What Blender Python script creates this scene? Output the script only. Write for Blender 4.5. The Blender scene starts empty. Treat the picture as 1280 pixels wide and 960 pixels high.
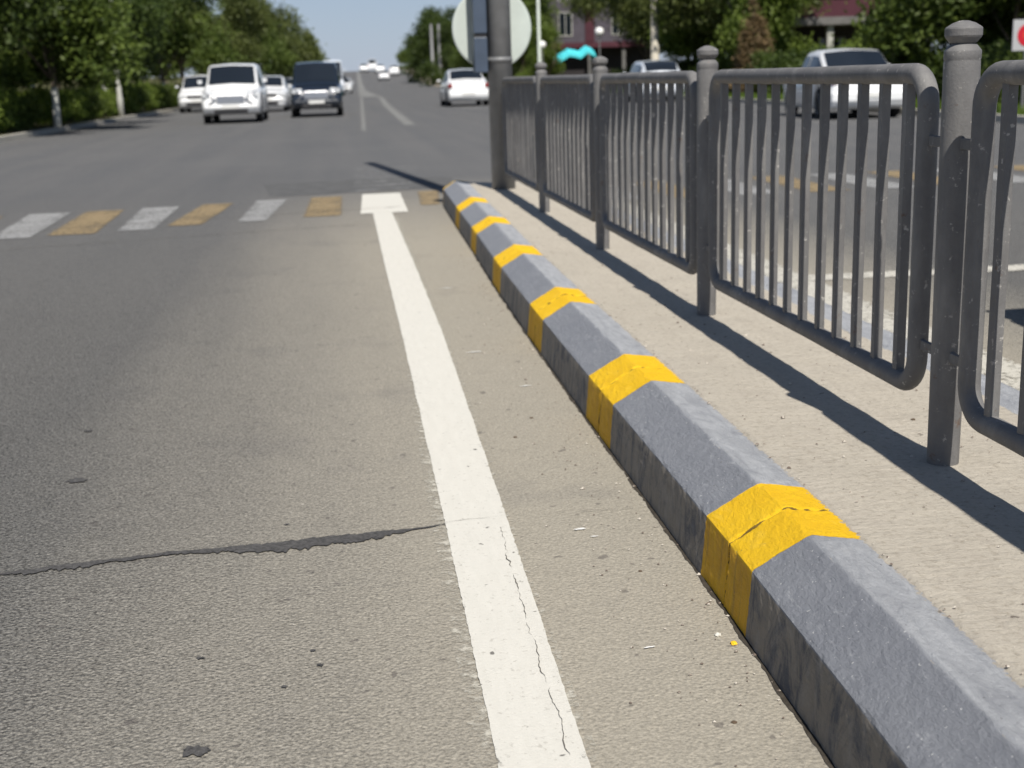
import bpy, bmesh, math, random
import numpy as np
from mathutils import Vector, Matrix, noise as mn
R = math.radians
S = bpy.context.scene
C = S.collection
random.seed(7)

# ------------------------------------------------------------------ camera
CAM_H, PITCH, YAW, ROLL, FPX = 1.1129, .2355, .1244, -.0326, 1601.86
fw = Vector((math.sin(YAW)*math.cos(PITCH), math.cos(YAW)*math.cos(PITCH), -math.sin(PITCH)))
rt = Vector((math.cos(YAW), -math.sin(YAW), 0)); up = rt.cross(fw)
c_, s_ = math.cos(ROLL), math.sin(ROLL)
r2 = rt*c_+up*s_; u2 = up*c_-rt*s_
cam = bpy.data.objects.new('camera', bpy.data.cameras.new('camera')); C.objects.link(cam)
cam.matrix_world = Matrix(((r2.x, u2.x, -fw.x, 0), (r2.y, u2.y, -fw.y, 0), (r2.z, u2.z, -fw.z, CAM_H), (0, 0, 0, 1)))
cam.data.sensor_width = 36; cam.data.lens = FPX/1280*36
cam.data.clip_start = .05; cam.data.clip_end = 3000
cam.data.dof.use_dof = True; cam.data.dof.focus_distance = 2.55; cam.data.dof.aperture_fstop = 5.1
S.camera = cam

# ------------------------------------------------------------------ sky, sun, exposure
SUN_EL, SUN_AZ = R(54), R(7.3)     # behind the camera, a little to the right
w = bpy.data.worlds.new('World'); S.world = w; w.use_nodes = True
nt = w.node_tree; nt.nodes.clear()
out = nt.nodes.new('ShaderNodeOutputWorld'); bg = nt.nodes.new('ShaderNodeBackground'); sky = nt.nodes.new('ShaderNodeTexSky')
sky.sky_type = 'NISHITA'; sky.sun_disc = False; sky.sun_elevation = SUN_EL; sky.sun_rotation = math.pi-SUN_AZ
sky.air_density = 1.0; sky.dust_density = .3; sky.ozone_density = 4.
tc = nt.nodes.new('ShaderNodeTexCoord'); mp = nt.nodes.new('ShaderNodeMapping'); nz = nt.nodes.new('ShaderNodeTexNoise')
mp.inputs['Scale'].default_value = (1.2, 1.2, 5); nz.inputs['Scale'].default_value = 2.4; nz.inputs['Detail'].default_value = 6
cr = nt.nodes.new('ShaderNodeMapRange'); cr.inputs[1].default_value = .45; cr.inputs[2].default_value = .8; cr.inputs[4].default_value = .45
mx = nt.nodes.new('ShaderNodeMix'); mx.data_type = 'RGBA'
nt.links.new(tc.outputs['Generated'], mp.inputs['Vector']); nt.links.new(mp.outputs[0], nz.inputs['Vector'])
nt.links.new(nz.outputs['Fac'], cr.inputs[0])
sx = nt.nodes.new('ShaderNodeSeparateXYZ'); nt.links.new(tc.outputs['Generated'], sx.inputs[0])
hz = nt.nodes.new('ShaderNodeMapRange'); nt.links.new(sx.outputs[2], hz.inputs[0])
for i_, v_ in ((1, .0), (2, .45), (3, .62), (4, .0)): hz.inputs[i_].default_value = v_
ad = nt.nodes.new('ShaderNodeMath'); ad.operation = 'MAXIMUM'; ad.use_clamp = True; nt.links.new(cr.outputs[0], ad.inputs[0]); nt.links.new(hz.outputs[0], ad.inputs[1]); nt.links.new(ad.outputs[0], mx.inputs[0])
nt.links.new(sky.outputs[0], mx.inputs[6]); mx.inputs[7].default_value = (7.6, 9.2, 12.6, 1)
nt.links.new(mx.outputs[2], bg.inputs[0]); bg.inputs[1].default_value = .052; nt.links.new(bg.outputs[0], out.inputs[0])
sl = bpy.data.lights.new('sun', 'SUN'); sl.energy = 5.0; sl.angle = R(.53); sl.color = (1, .95, .87)
so = bpy.data.objects.new('sun', sl); C.objects.link(so)
sd = Vector((math.sin(SUN_AZ)*math.cos(SUN_EL), -math.cos(SUN_AZ)*math.cos(SUN_EL), math.sin(SUN_EL)))
so.rotation_euler = sd.to_track_quat('Z', 'Y').to_euler(); so.location = (5, -20, 30)
S.view_settings.view_transform = 'Standard'; S.view_settings.look = 'None'
S.view_settings.exposure = .2; S.view_settings.gamma = 1; S.view_settings.use_curve_mapping = False
S.render.engine = 'CYCLES'

# ------------------------------------------------------------------ helpers
class NT:
    """little node-tree writer"""
    def __init__(s, name):
        s.m = bpy.data.materials.new(name); s.m.use_nodes = True; s.t = s.m.node_tree; s.t.nodes.clear()
        s.out = s.n('OutputMaterial'); s.b = s.n('BsdfPrincipled'); s.t.links.new(s.b.outputs[0], s.out.inputs[0])
    def n(s, k): return s.t.nodes.new('ShaderNode'+k)
    def put(s, sock, v):
        if isinstance(v, bpy.types.NodeSocket): s.t.links.new(v, sock)
        elif v is not None:
            if isinstance(v, (tuple, list)) and len(v) == 3 and sock.type == 'RGBA': v = (*v, 1)
            sock.default_value = v
    def co(s, scale=(1, 1, 1), rand=False, rot=(0, 0, 0)):
        t = s.n('TexCoord').outputs['Object']
        if rand:
            oi = s.n('ObjectInfo').outputs['Random']; cx = s.n('CombineXYZ'); k = s.math('MULTIPLY', oi, 37.)
            s.put(cx.inputs[0], k); s.put(cx.inputs[1], k); s.put(cx.inputs[2], k)
            a = s.n('VectorMath'); a.operation = 'ADD'; s.put(a.inputs[0], t); s.put(a.inputs[1], cx.outputs[0]); t = a.outputs[0]
        m = s.n('Mapping'); s.put(m.inputs[0], t); m.inputs['Scale'].default_value = scale; m.inputs['Rotation'].default_value = rot
        return m.outputs[0]
    def noise(s, v, scale, detail=4, rough=.55, dist=0):
        q = s.n('TexNoise'); s.put(q.inputs['Vector'], v); q.inputs['Scale'].default_value = scale
        q.inputs['Detail'].default_value = detail; q.inputs['Roughness'].default_value = rough; q.inputs['Distortion'].default_value = dist
        return q.outputs['Fac']
    def vor(s, v, scale, feat='F1', o='Distance'):
        q = s.n('TexVoronoi'); q.feature = feat; s.put(q.inputs['Vector'], v); q.inputs['Scale'].default_value = scale; return q.outputs[o]
    def math(s, op, a, b=None, c=None):
        q = s.n('Math'); q.operation = op; s.put(q.inputs[0], a); s.put(q.inputs[1], b)
        if c is not None: s.put(q.inputs[2], c)
        return q.outputs[0]
    def rng(s, v, a, b, lo=0., hi=1.):
        q = s.n('MapRange'); s.put(q.inputs[0], v)
        for i, k in enumerate((a, b, lo, hi)): s.put(q.inputs[i+1], k)
        return q.outputs[0]
    def mix(s, f, a, b, mode='MIX'):
        q = s.n('Mix'); q.data_type = 'RGBA'; q.blend_type = mode; s.put(q.inputs[0], f); s.put(q.inputs[6], a); s.put(q.inputs[7], b); return q.outputs[2]
    def attr(s, name):
        q = s.n('Attribute'); q.attribute_name = name; return q.outputs['Fac']
    def xyz(s):
        q = s.n('SeparateXYZ'); s.put(q.inputs[0], s.n('TexCoord').outputs['Object']); return q.outputs
    def bump(s, h, d, strength=1., prev=None):
        q = s.n('Bump'); s.put(q.inputs['Height'], h); q.inputs['Distance'].default_value = d; q.inputs['Strength'].default_value = strength
        if prev is not None: s.put(q.inputs['Normal'], prev)
        return q.outputs[0]
    def fin(s, col=None, rough=.8, nor=None, spec=.3, metal=0., **kw):
        s.put(s.b.inputs['Base Color'], col); s.put(s.b.inputs['Roughness'], rough); s.b.inputs['Specular IOR Level'].default_value = spec
        s.b.inputs['Metallic'].default_value = metal
        if nor is not None: s.put(s.b.inputs['Normal'], nor)
        for k, v in kw.items(): s.put(s.b.inputs[k.replace('_', ' ')], v)
        return s.m

def obj(name, verts, faces, mat=None, parent=None, smooth=False, attrs=None, loc=None):
    me = bpy.data.meshes.new(name); me.from_pydata([tuple(v) for v in verts], [], [tuple(f) for f in faces])
    if attrs:
        for k, a in attrs.items():
            at = me.attributes.new(k, 'FLOAT', 'POINT'); at.data.foreach_set('value', np.array(a, dtype=np.float32))
    if mat:
        for m_ in (mat if isinstance(mat, (list, tuple)) else [mat]): me.materials.append(m_)
    if smooth: me.polygons.foreach_set('use_smooth', [True]*len(me.polygons))
    me.update()
    o = bpy.data.objects.new(name, me); C.objects.link(o)
    if parent: o.parent = parent
    if loc: o.location = loc
    return o
def bobj(name, bm, mat=None, parent=None, smooth=False, loc=None):
    me = bpy.data.meshes.new(name); bmesh.ops.recalc_face_normals(bm, faces=bm.faces); bm.to_mesh(me); bm.free()
    if mat: me.materials.append(mat)
    if smooth: me.polygons.foreach_set('use_smooth', [True]*len(me.polygons))
    o = bpy.data.objects.new(name, me); C.objects.link(o)
    if parent: o.parent = parent
    if loc: o.location = loc
    return o
def empty(name, loc, rz=0):
    o = bpy.data.objects.new(name, None); C.objects.link(o); o.location = loc; o.rotation_euler = (0, 0, rz); o.empty_display_size = .2; return o
def tag(o, label, cat, group=None, kind=None):
    o['label'] = label; o['category'] = cat
    if group: o['group'] = group
    if kind: o['kind'] = kind
    return o
def struct(o): o['kind'] = 'structure'; return o
def box(bm, x0, x1, y0, y1, z0, z1, bev=0):
    r = bmesh.ops.create_cube(bm, size=1, matrix=Matrix.Translation(((x0+x1)/2, (y0+y1)/2, (z0+z1)/2)) @ Matrix.Diagonal((x1-x0, y1-y0, z1-z0, 1)))
    if bev:
        es = list({e for v in r['verts'] for e in v.link_edges}); bmesh.ops.bevel(bm, geom=es, offset=bev, segments=2, affect='EDGES', profile=.5)
def tube_mesh(pts, rad, seg=12, cap=True, wob=0):
    """tube along a polyline; rad number or list"""
    pts = [Vector(p) for p in pts]; n = len(pts); V = []; F = []
    rads = rad if isinstance(rad, (list, tuple)) else [rad]*n
    t0 = (pts[1]-pts[0]).normalized(); a = t0.orthogonal().normalized()
    for i, p in enumerate(pts):
        t = ((pts[min(i+1, n-1)]-p).normalized()+(p-pts[max(i-1, 0)]).normalized())
        t = t.normalized() if t.length > 1e-6 else t0
        a = (a-t*a.dot(t)).normalized(); b = t.cross(a)
        for k in range(seg):
            an = 2*math.pi*k/seg; d = a*math.cos(an)+b*math.sin(an)
            rr = rads[i]
            if wob: rr += wob*mn.noise(Vector((p+d*rr)*14))
            V.append(p+d*rr)
    for i in range(n-1):
        for k in range(seg): F.append((i*seg+k, i*seg+(k+1) % seg, (i+1)*seg+(k+1) % seg, (i+1)*seg+k))
    if cap: F.append(tuple(range(seg-1, -1, -1))); F.append(tuple((n-1)*seg+k for k in range(seg)))
    return V, F
def merge(parts):
    V = []; F = []
    for v, f in parts:
        k = len(V); V += list(v); F += [tuple(i+k for i in q) for q in f]
    return V, F
def lathe(prof, seg=24, c=(0, 0, 0), wob=0):
    V = []; F = []
    for r, z in prof:
        for k in range(seg):
            a = 2*math.pi*k/seg; rr = r+(wob*mn.noise(Vector((math.cos(a)*r*40, math.sin(a)*r*40, z*40))) if r > .002 else 0)
            V.append((c[0]+rr*math.cos(a), c[1]+rr*math.sin(a), c[2]+z))
    for i in range(len(prof)-1):
        for k in range(seg): F.append((i*seg+k, i*seg+(k+1) % seg, (i+1)*seg+(k+1) % seg, (i+1)*seg+k))
    F.append(tuple(range(seg-1, -1, -1))); F.append(tuple((len(prof)-1)*seg+k for k in range(seg)))
    return V, F

def gz(y):      # the road climbs to a crest far ahead
    if y < 150: return 0.
    if y < 230: return .000264*(y-150)**2
    if y < 262: return 1.69+.0422*(y-230)
    return 3.04+.035*(1-math.exp(-(y-262)/30.))*30*.35
def lerp(tab, y):
    if y <= tab[0][0]: return tab[0][1]
    for (a, p), (b, q) in zip(tab, tab[1:]):
        if y <= b: return p+(q-p)*(y-a)/(b-a)
    return tab[-1][1]
LEFT = [(-40, -7.7), (60, -7.75), (100, -7.2), (130, -5.0), (270, -2.9), (600, 2)]
RIGHT = [(-40, 11.2), (10, 11.4), (22, 12.0), (40, 13.4), (60, 14.0), (100, 13.9), (170, 12.2), (270, 13.2), (600, 18)]
CX = 1.357

# ------------------------------------------------------------------ materials
def mat_asphalt():
    t = NT('asphalt'); x, y, z = t.xyz(); c = t.co()
    big = t.noise(c, .35, 4); mid = t.noise(t.co((3, .35, 1)), 1.0, 4)
    dust = t.rng(t.math('ADD', x, t.math('MULTIPLY', mid, .5)), -.75, .62)                    # grit swept against the median
    dR = t.rng(x, 3.6, 2.3); dust = t.math('MULTIPLY', dust, t.rng(x, 3.4, 2.4)); 
    nearf = t.rng(t.math('ADD', y, t.math('MULTIPLY', big, 6)), 17.5, 5.5)                       # older, paler surfacing before the crossing, plus some painted-in brightness falloff
    dark = t.mix(big, (.088, .090, .094), (.125, .125, .125))
    tr = t.rng(t.noise(t.co((1.3, .05, 1)), 1.3, 3), .35, .65)
    dark = t.mix(t.math('MULTIPLY', tr, .35), dark, (.15, .145, .14))
    pale = t.mix(big, (.140, .137, .130), (.188, .182, .169))
    base = t.mix(nearf, dark, pale)
    base = t.mix(t.math('MULTIPLY', t.math('MULTIPLY', dust, t.rng(y, 15, 9)), .85), base, (.335, .305, .248))
    blot = t.rng(t.noise(c, 1.7, 5, .6), .56, .68, 0, .22); base = t.mix(blot, base, (.12, .115, .115))
    # stone in the binder: coarse on the open lane, fine and filled with dust beside the kerb
    v1 = t.vor(c, 190, o='Color'); sv = t.n('SeparateColor'); t.put(sv.inputs[0], v1)
    v2 = t.noise(c, 130, 5, .75)
    coarse = t.math('SUBTRACT', 1., t.math('MULTIPLY', dust, .68))
    g = t.math('ADD', t.math('MULTIPLY', t.math('SUBTRACT', sv.outputs[0], .5), .75), t.math('MULTIPLY', t.math('SUBTRACT', v2, .5), 4.4))
    g = t.math('MULTIPLY_ADD', t.math('MULTIPLY', g, coarse), 1.0, 1.0)
    gg = t.n('CombineColor'); [t.put(gg.inputs[i], g) for i in range(3)]
    col = t.mix(1., base, gg.outputs[0], 'MULTIPLY')
    pits = t.math('MULTIPLY', t.rng(t.noise(c, 85, 3, .7), .40, .30), t.rng(dust, 1, 0, .35, .9)); col = t.mix(t.math('MULTIPLY', pits, .7), col, (.05, .048, .047))
    spots = t.math('MULTIPLY', t.rng(t.noise(c, 19, 2, .5), .69, .72), .55); col = t.mix(spots, col, (.09, .08, .075))
    chips = t.rng(t.noise(t.co((1, 1, 1), rot=(0, 0, 1)), 55, 2, .5), .76, .79); col = t.mix(chips, col, (.5, .47, .42))
    h = t.math('ADD', t.math('MULTIPLY', t.vor(c, 115), .9), t.noise(c, 110, 5, .7)); h = t.math('SUBTRACT', h, t.math('MULTIPLY', pits, .5))
    n1 = t.bump(h, .004, t.rng(dust, 0, 1, .95, .4)) if False else None
    q = t.n('Bump'); t.put(q.inputs['Height'], h); q.inputs['Distance'].default_value = .011; t.put(q.inputs['Strength'], t.math('MULTIPLY', t.rng(dust, 0, 1, 1., .35), t.rng(y, 20, 4, .15, 1)))
    n2 = t.bump(t.noise(c, 6, 3), .012, .5, q.outputs[0])
    return t.fin(col, t.rng(v2, .2, .8, .75, .95), n2, .25)
def mat_concrete(name='concrete', a=(.41, .375, .315), b=(.50, .455, .385)):
    t = NT(name); c = t.co(); big = t.noise(c, 1.6, 5, .6); f = t.noise(c, 60, 5, .7); st = t.noise(t.co((6, 1.2, 1)), 3, 5, .65)
    col = t.mix(big, a, b); col = t.mix(t.rng(st, .5, .75, 0, .4), col, (.34, .30, .255)); col = t.mix(t.rng(f, .5, .7, 0, .75), col, (.29, .255, .205))
    col = t.mix(t.rng(t.noise(c, 140, 4, .7), .58, .70, 0, .6), col, (.60, .56, .48))
    col = t.mix(t.rng(t.noise(c, 45, 4), .6, .72, 0, .4), col, (.52, .48, .41)); col = t.mix(t.rng(t.noise(c, 33, 2), .72, .745, 0, .75), col, (.12, .10, .085))
    n = t.bump(t.noise(c, 70, 6, .8), .006, .9); n = t.bump(t.noise(t.co((1, 4, 1), rot=(0, 0, .35)), 7, 6, .7), .010, .6, n)
    return t.fin(col, .9, n, .2)
def mat_kerb():
    t = NT('kerb_paint'); c = t.co(rand=True); band = t.attr('band'); face = t.attr('face')     # face 0 road side, 1 chamfer and top
    edge = t.math('ADD', band, t.math('MULTIPLY', t.math('SUBTRACT', t.noise(c, 34, 3), .5), .012)); isy = t.rng(edge, -.0012, .0012)
    brush = t.noise(t.co((2.2, 1.1, 2.2), True, (0, 0, .7)), 7, 6, .7, .8); cl = t.noise(c, 2.2, 4)
    grey = t.mix(brush, (.185, .195, .218), (.285, .296, .322)); grey = t.mix(t.rng(cl, .45, .7, 0, .6), grey, (.205, .216, .245))
    grey = t.mix(t.rng(t.noise(t.co((5, 1.5, 5), True, (0, 0, -.5)), 6, 6, .75, 1.5), .57, .72, 0, .7), grey, (.43, .44, .46))
    grey = t.mix(t.rng(t.noise(c, 120, 2), .70, .74), grey, (.55, .55, .55))
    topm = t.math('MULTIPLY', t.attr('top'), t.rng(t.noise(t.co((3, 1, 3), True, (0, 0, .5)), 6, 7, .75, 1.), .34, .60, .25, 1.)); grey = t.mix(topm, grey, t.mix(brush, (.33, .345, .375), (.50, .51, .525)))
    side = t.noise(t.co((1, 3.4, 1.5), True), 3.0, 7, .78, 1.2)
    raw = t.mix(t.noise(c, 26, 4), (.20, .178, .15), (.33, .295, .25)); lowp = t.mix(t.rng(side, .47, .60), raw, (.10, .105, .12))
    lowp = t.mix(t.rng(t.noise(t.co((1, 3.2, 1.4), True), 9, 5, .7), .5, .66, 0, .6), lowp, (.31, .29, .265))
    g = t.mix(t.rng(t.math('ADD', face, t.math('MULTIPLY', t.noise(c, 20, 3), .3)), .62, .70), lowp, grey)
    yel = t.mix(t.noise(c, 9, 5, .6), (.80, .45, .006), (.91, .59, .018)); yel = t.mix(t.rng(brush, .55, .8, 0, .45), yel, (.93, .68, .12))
    ylow = t.mix(t.rng(side, .4, .62), (.66, .35, .02), (.84, .48, .014)); ylow = t.mix(t.rng(t.noise(t.co((1, 6, .7), True), 5, 4), .58, .7, 0, .5), ylow, (.35, .2, .05))  # road face more orange: bounced light on the shaded side mixed into the paint
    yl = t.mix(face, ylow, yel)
    col = t.mix(isy, g, yl)
    wm = t.math('ADD', t.attr('wear'), t.math('MULTIPLY', t.math('SUBTRACT', t.noise(c, 60, 6, .8), .5), 2.2)); col = t.mix(t.rng(wm, .78, .86), col, (.42, .38, .32))
    dj = t.math('ADD', t.attr('de'), t.math('MULTIPLY', t.math('SUBTRACT', t.noise(c, 30, 5, .7), .5), .022)); col = t.mix(t.math('MULTIPLY', t.rng(dj, .0032, .0018), .85), col, (.06, .045, .025))
    pit = t.rng(t.noise(c, 48, 4, .6), .30, .27); col = t.mix(t.math('MULTIPLY', pit, .6), col, (.10, .09, .085))
    n = t.bump(t.noise(c, 95, 6, .8), .0055, .9); n = t.bump(t.noise(t.co((3, 1, 3), True, (0, 0, .7)), 22, 6, .75), .008, .75, n); n = t.bump(isy, .0012, .8, n)
    return t.fin(col, t.rng(brush, 0, 1, .55, .8), n, .3)
def mat_marking(name, colA, colB, under, wear0, wear1, sc=1.0):
    t = NT(name); c = t.co(); f = t.noise(c, 34*sc, 7, .75); big = t.noise(c, 3., 4); e = t.attr('edge')
    w_ = t.math('ADD', f, t.math('MULTIPLY', t.math('SUBTRACT', big, .5), .25)); w_ = t.math('ADD', w_, t.math('MULTIPLY', e, .07)); w_ = t.rng(w_, wear0, wear1)
    col = t.mix(t.noise(t.co((8, 1.5, 1)), 5, 6, .7), colA, colB); col = t.mix(t.rng(t.noise(c, 90, 3), .62, .7, 0, .5), col, under); 
    col = t.mix(t.rng(t.noise(c, 28, 2), .72, .75, 0, .8), col, (.07, .065, .06))
    b2 = t.n('BsdfTransparent'); ms = t.n('MixShader'); t.put(ms.inputs[0], w_); t.put(ms.inputs[1], t.b.outputs[0]); t.put(ms.inputs[2], b2.outputs[0]); t.put(t.out.inputs[0], ms.outputs[0])
    n = t.bump(t.noise(c, 130, 5, .75), .003, .6)
    return t.fin(col, .8, n, .25)
def mat_plain(name, col, rough=.5, spec=.5, metal=0., var=.12, sc=8., bumpd=0, **kw):
    t = NT(name); c = t.co(); f = t.noise(c, sc, 5, .6)
    k = t.rng(f, .25, .75, 1-var, 1+var); gg = t.n('CombineColor'); [t.put(gg.inputs[i], k) for i in range(3)]
    colr = t.mix(1., (*col, 1), gg.outputs[0], 'MULTIPLY')
    return t.fin(colr, rough, t.bump(t.noise(c, sc*8, 4, .7), bumpd, .6) if bumpd else None, spec, metal, **kw)
def mat_fence():
    t = NT('fence_paint'); c = t.co(); a = t.noise(c, 24, 6, .7); b = t.noise(t.co((1, 1, .25)), 9, 5, .65)
    col = t.mix(a, (.105, .103, .104), (.185, .180, .176)); col = t.mix(t.rng(b, .5, .7, 0, .5), col, (.28, .274, .262))
    col = t.mix(t.rng(t.noise(c, 40, 4, .75), .62, .68, 0, .8), col, (.42, .40, .37))
    col = t.mix(t.rng(t.noise(c, 16, 5, .75), .64, .70, 0, .75), col, (.12, .075, .05))
    n = t.bump(t.noise(c, 150, 5, .7), .0016, .8); n = t.bump(b, .003, .5, n)
    return t.fin(col, t.rng(a, 0, 1, .5, .75), n, .35)
def mat_leaf(name, dark, light, trans=.25):
    t = NT(name); tone = t.attr('tone'); rn = t.n('ObjectInfo').outputs['Random']
    col = t.mix(tone, dark, light); col = t.mix(t.math('MULTIPLY', rn, .35), col, (.06, .075, .02))
    tr = t.n('BsdfTranslucent'); t.put(tr.inputs[0], t.mix(.5, col, (.12, .2, .02))); ms = t.n('MixShader'); ms.inputs[0].default_value = trans
    t.fin(col, .55, None, .25); t.put(ms.inputs[1], t.b.outputs[0]); t.put(ms.inputs[2], tr.outputs[0]); t.put(t.out.inputs[0], ms.outputs[0])
    return t.m
def mat_bark(white=False):
    t = NT('whitewashed_bark' if white else 'bark'); c = t.co((1, 1, .2)); f = t.noise(c, 12, 5, .7)
    col = t.mix(f, (.07, .055, .04), (.2, .17, .13))
    if white:
        z = t.xyz()[2]; col = t.mix(t.rng(t.math('ADD', z, t.math('MULTIPLY', f, .15)), 1.42, 1.36), col, t.mix(f, (.55, .55, .5), (.78, .78, .74)))
    return t.fin(col, .9, t.bump(f, .02, .7), .2)
def mat_ground():
    t = NT('verge_soil'); c = t.co(); f = t.noise(c, .8, 6, .65); g = t.noise(c, 14, 5, .7)
    col = t.mix(f, (.055, .07, .022), (.14, .115, .07)); col = t.mix(t.rng(g, .5, .7, 0, .6), col, (.06, .10, .02))
    return t.fin(col, .95, t.bump(g, .05, .6), .1)

M = {}
M['asphalt'] = mat_asphalt(); M['concrete'] = mat_concrete(); M['kerb'] = mat_kerb()
M['white_mark'] = mat_marking('worn_white_paint', (.53, .515, .465), (.65, .63, .575), (.36, .34, .30), .66, .76)
M['white_old'] = mat_marking('faded_white_paint', (.24, .24, .24), (.33, .33, .325), (.16, .16, .155), .50, .62)
M['yellow_old'] = mat_marking('faded_yellow_paint', (.24, .19, .115), (.30, .22, .12), (.17, .155, .125), .48, .62)
M['fence'] = mat_fence()
M['pole'] = mat_plain('galvanised_grey', (.19, .192, .195), .55, .4, .2, .2, 9, .001)
M['white_car'] = mat_plain('white_car_paint', (.80, .81, .82), .25, .5, 0, .03, 2, Coat_Weight=.6)
M['silver_car'] = mat_plain('silver_white_car_paint', (.62, .66, .72), .25, .5, 0, .03, 2, Coat_Weight=.6)
M['dark_car'] = mat_plain('dark_blue_car_paint', (.012, .018, .03), .2, .5, 0, .05, 2, Coat_Weight=.8)
M['glass'] = mat_plain('dark_window_glass', (.012, .016, .022), .06, .6, 0, .05, 2)
M['chrome'] = mat_plain('chrome', (.6, .6, .62), .3, .5, .9, .04, 3)
M['rubber'] = mat_plain('tyre_rubber', (.02, .02, .021), .8, .3, 0, .2, 12)
M['plastic'] = mat_plain('black_plastic', (.025, .025, .028), .5, .4, 0, .2, 6)
M['rim'] = mat_plain('wheel_metal', (.45, .46, .47), .3, .5, .7, .05, 6)
M['lamp_glass'] = mat_plain('headlamp_glass', (.82, .84, .86), .1, .7, .3, .03, 4)
M['red_lamp'] = mat_plain('red_tail_lamp', (.22, .015, .015), .2, .6, 0, .05, 4)
M['plate'] = mat_plain('number_plate', (.7, .7, .68), .5, .4, 0, .04, 4)
M['bark'] = mat_bark(); M['bark_white'] = mat_bark(True); M['soil'] = mat_ground()
M['leaf_dark'] = mat_leaf('leaf_dark', (.020, .038, .010), (.075, .11, .023))
M['leaf_mid'] = mat_leaf('leaf_mid', (.038, .066, .013), (.13, .175, .035))
M['leaf_olive'] = mat_leaf('leaf_olive', (.05, .066, .018), (.15, .175, .05))
M['leaf_light'] = mat_leaf('leaf_light', (.07, .12, .016), (.21, .28, .05), .35)
M['leaf_dry'] = mat_leaf('leaf_dry', (.10, .065, .032), (.24, .16, .085), .1)
M['grass'] = mat_leaf('grass_blade', (.07, .13, .02), (.16, .24, .04), .3)

# ------------------------------------------------------------------ ground and road
ys = sorted(set([-40, -10]+list(range(0, 150, 10))+list(range(150, 330, 4))+[330, 380, 450, 600, 900, 1400]))
def sheet(name, xl, xr, dz, mat, yy=ys, nx=2):
    V = []; F = []
    for y in yy:
        a, b = xl(y), xr(y)
        for i in range(nx): V.append((a+(b-a)*i/(nx-1), y, gz(y)+dz))
    for j in range(len(yy)-1):
        for i in range(nx-1): k = j*nx+i; F.append((k, k+1, k+nx+1, k+nx))
    return struct(obj(name, V, F, mat))
sheet('ground', lambda y: -900, lambda y: 900, -.03, M['soil'])
sheet('road', lambda y: lerp(LEFT, y), lambda y: lerp(RIGHT, y), 0, M['asphalt'], [y for y in ys if y <= 600])
# side kerbs and verge pavements
kc = mat_concrete('kerb_concrete', (.33, .32, .29), (.46, .44, .39))
def kerb_strip(name, fx, side, y0, y1, mat, wdt=.2, hgt=.13):
    yy = [y for y in ys if y0 < y < y1]; yy = [y0]+yy+[y1]; V = []; F = []
    for y in yy:
        x = fx(y); z = gz(y)
        for (dx, dz) in ((0, -.02), (.015, hgt), (wdt, hgt+.003), (wdt+.01, -.03)): V.append((x+side*dx, y, z+dz))
    for j in range(len(yy)-1):
        for i in range(3): k = j*4+i; F.append((k, k+1, k+5, k+4) if side > 0 else (k, k+4, k+5, k+1))
    return struct(obj(name, V, F, mat))
kerb_strip('kerb', lambda y: lerp(LEFT, y), -1, -10, 300, kc)
kerb_strip('kerb', lambda y: lerp(RIGHT, y), 1, -10, 300, kc)
def pave(name, f0, f1, y0, y1, dz, mat):
    yy = [y0]+[y for y in ys if y0 < y < y1]+[y1]; return sheet(name, f0, f1, dz, mat, yy)
pvm = mat_concrete('pavement_concrete', (.36, .30, .23), (.45, .38, .29))
pave('pavement', lambda y: lerp(RIGHT, y)+.2, lambda y: lerp(RIGHT, y)+2.6, 100, 290, .115, pvm)
pave('verge', lambda y: lerp(RIGHT, y)+.2, lambda y: lerp(RIGHT, y)+9, 5, 100, .10, M['soil'])
pave('verge', lambda y: lerp(LEFT, y)-9, lambda y: lerp(LEFT, y)-.2, 5, 160, .10, M['soil'])

# ------------------------------------------------------------------ painted markings (sheets 4 mm above the road)
def strip(name, pts, mat, dz=.004, jag=.006, step=.018, seed=0):
    """pts: list of (y, x0, x1); a dense ribbon with ragged edges; attribute edge = 1 at both borders"""
    V = []; F = []; E_ = []; n = 0; y0, y1 = pts[0][0], pts[-1][0]; N = max(2, int((y1-y0)/step)); N = min(N, 700)
    for i in range(N+1):
        y = y0+(y1-y0)*i/N; a = lerp([(p[0], p[1]) for p in pts], y); b = lerp([(p[0], p[2]) for p in pts], y)
        a += jag*(.45*mn.noise(Vector((seed, y*5, 1)))+.5*mn.noise(Vector((seed, y*40, 2)))); b += jag*(.45*mn.noise(Vector((seed+5, y*5, 3)))+.5*mn.noise(Vector((seed+5, y*40, 4))))
        m_ = min(.03, (b-a)*.3)
        for x, e in ((a, 1), (a+m_, 0), ((a+b)/2, -.3), (b-m_, 0), (b, 1)): V.append((x, y, gz(y)+dz)); E_.append(e)
    for i in range(N):
        for k in range(4): q = i*5+k; F.append((q, q+1, q+6, q+5))
    return struct(obj(name, V, F, mat, attrs={'edge': E_}))
strip('lane_line', [(-.5, .165, .32), (1.9, .195, .345), (3.1, .205, .365), (4.5, .212, .385), (5.7, .218, .40), (8, .222, .405), (11.15, .235, .40)], M['white_mark'], seed=1)
M['white_worn'] = mat_marking('worn_thin_white_paint', (.44, .42, .37), (.56, .54, .48), (.30, .28, .24), .52, .62)
strip('lane_line', [(-.5, 2.24, 2.47), (11.3, 2.24, 2.47)], M['white_worn'], seed=2)
strip('old_lane_line', [(1.2, .150, .36), (3.1, .17, .375), (5.7, .205, .425), (10.8, .225, .45)], mat_marking('ghost_white_paint', (.44, .42, .36), (.52, .49, .42), (.30, .28, .24), .40, .56), seed=6, dz=.0022)
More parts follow.
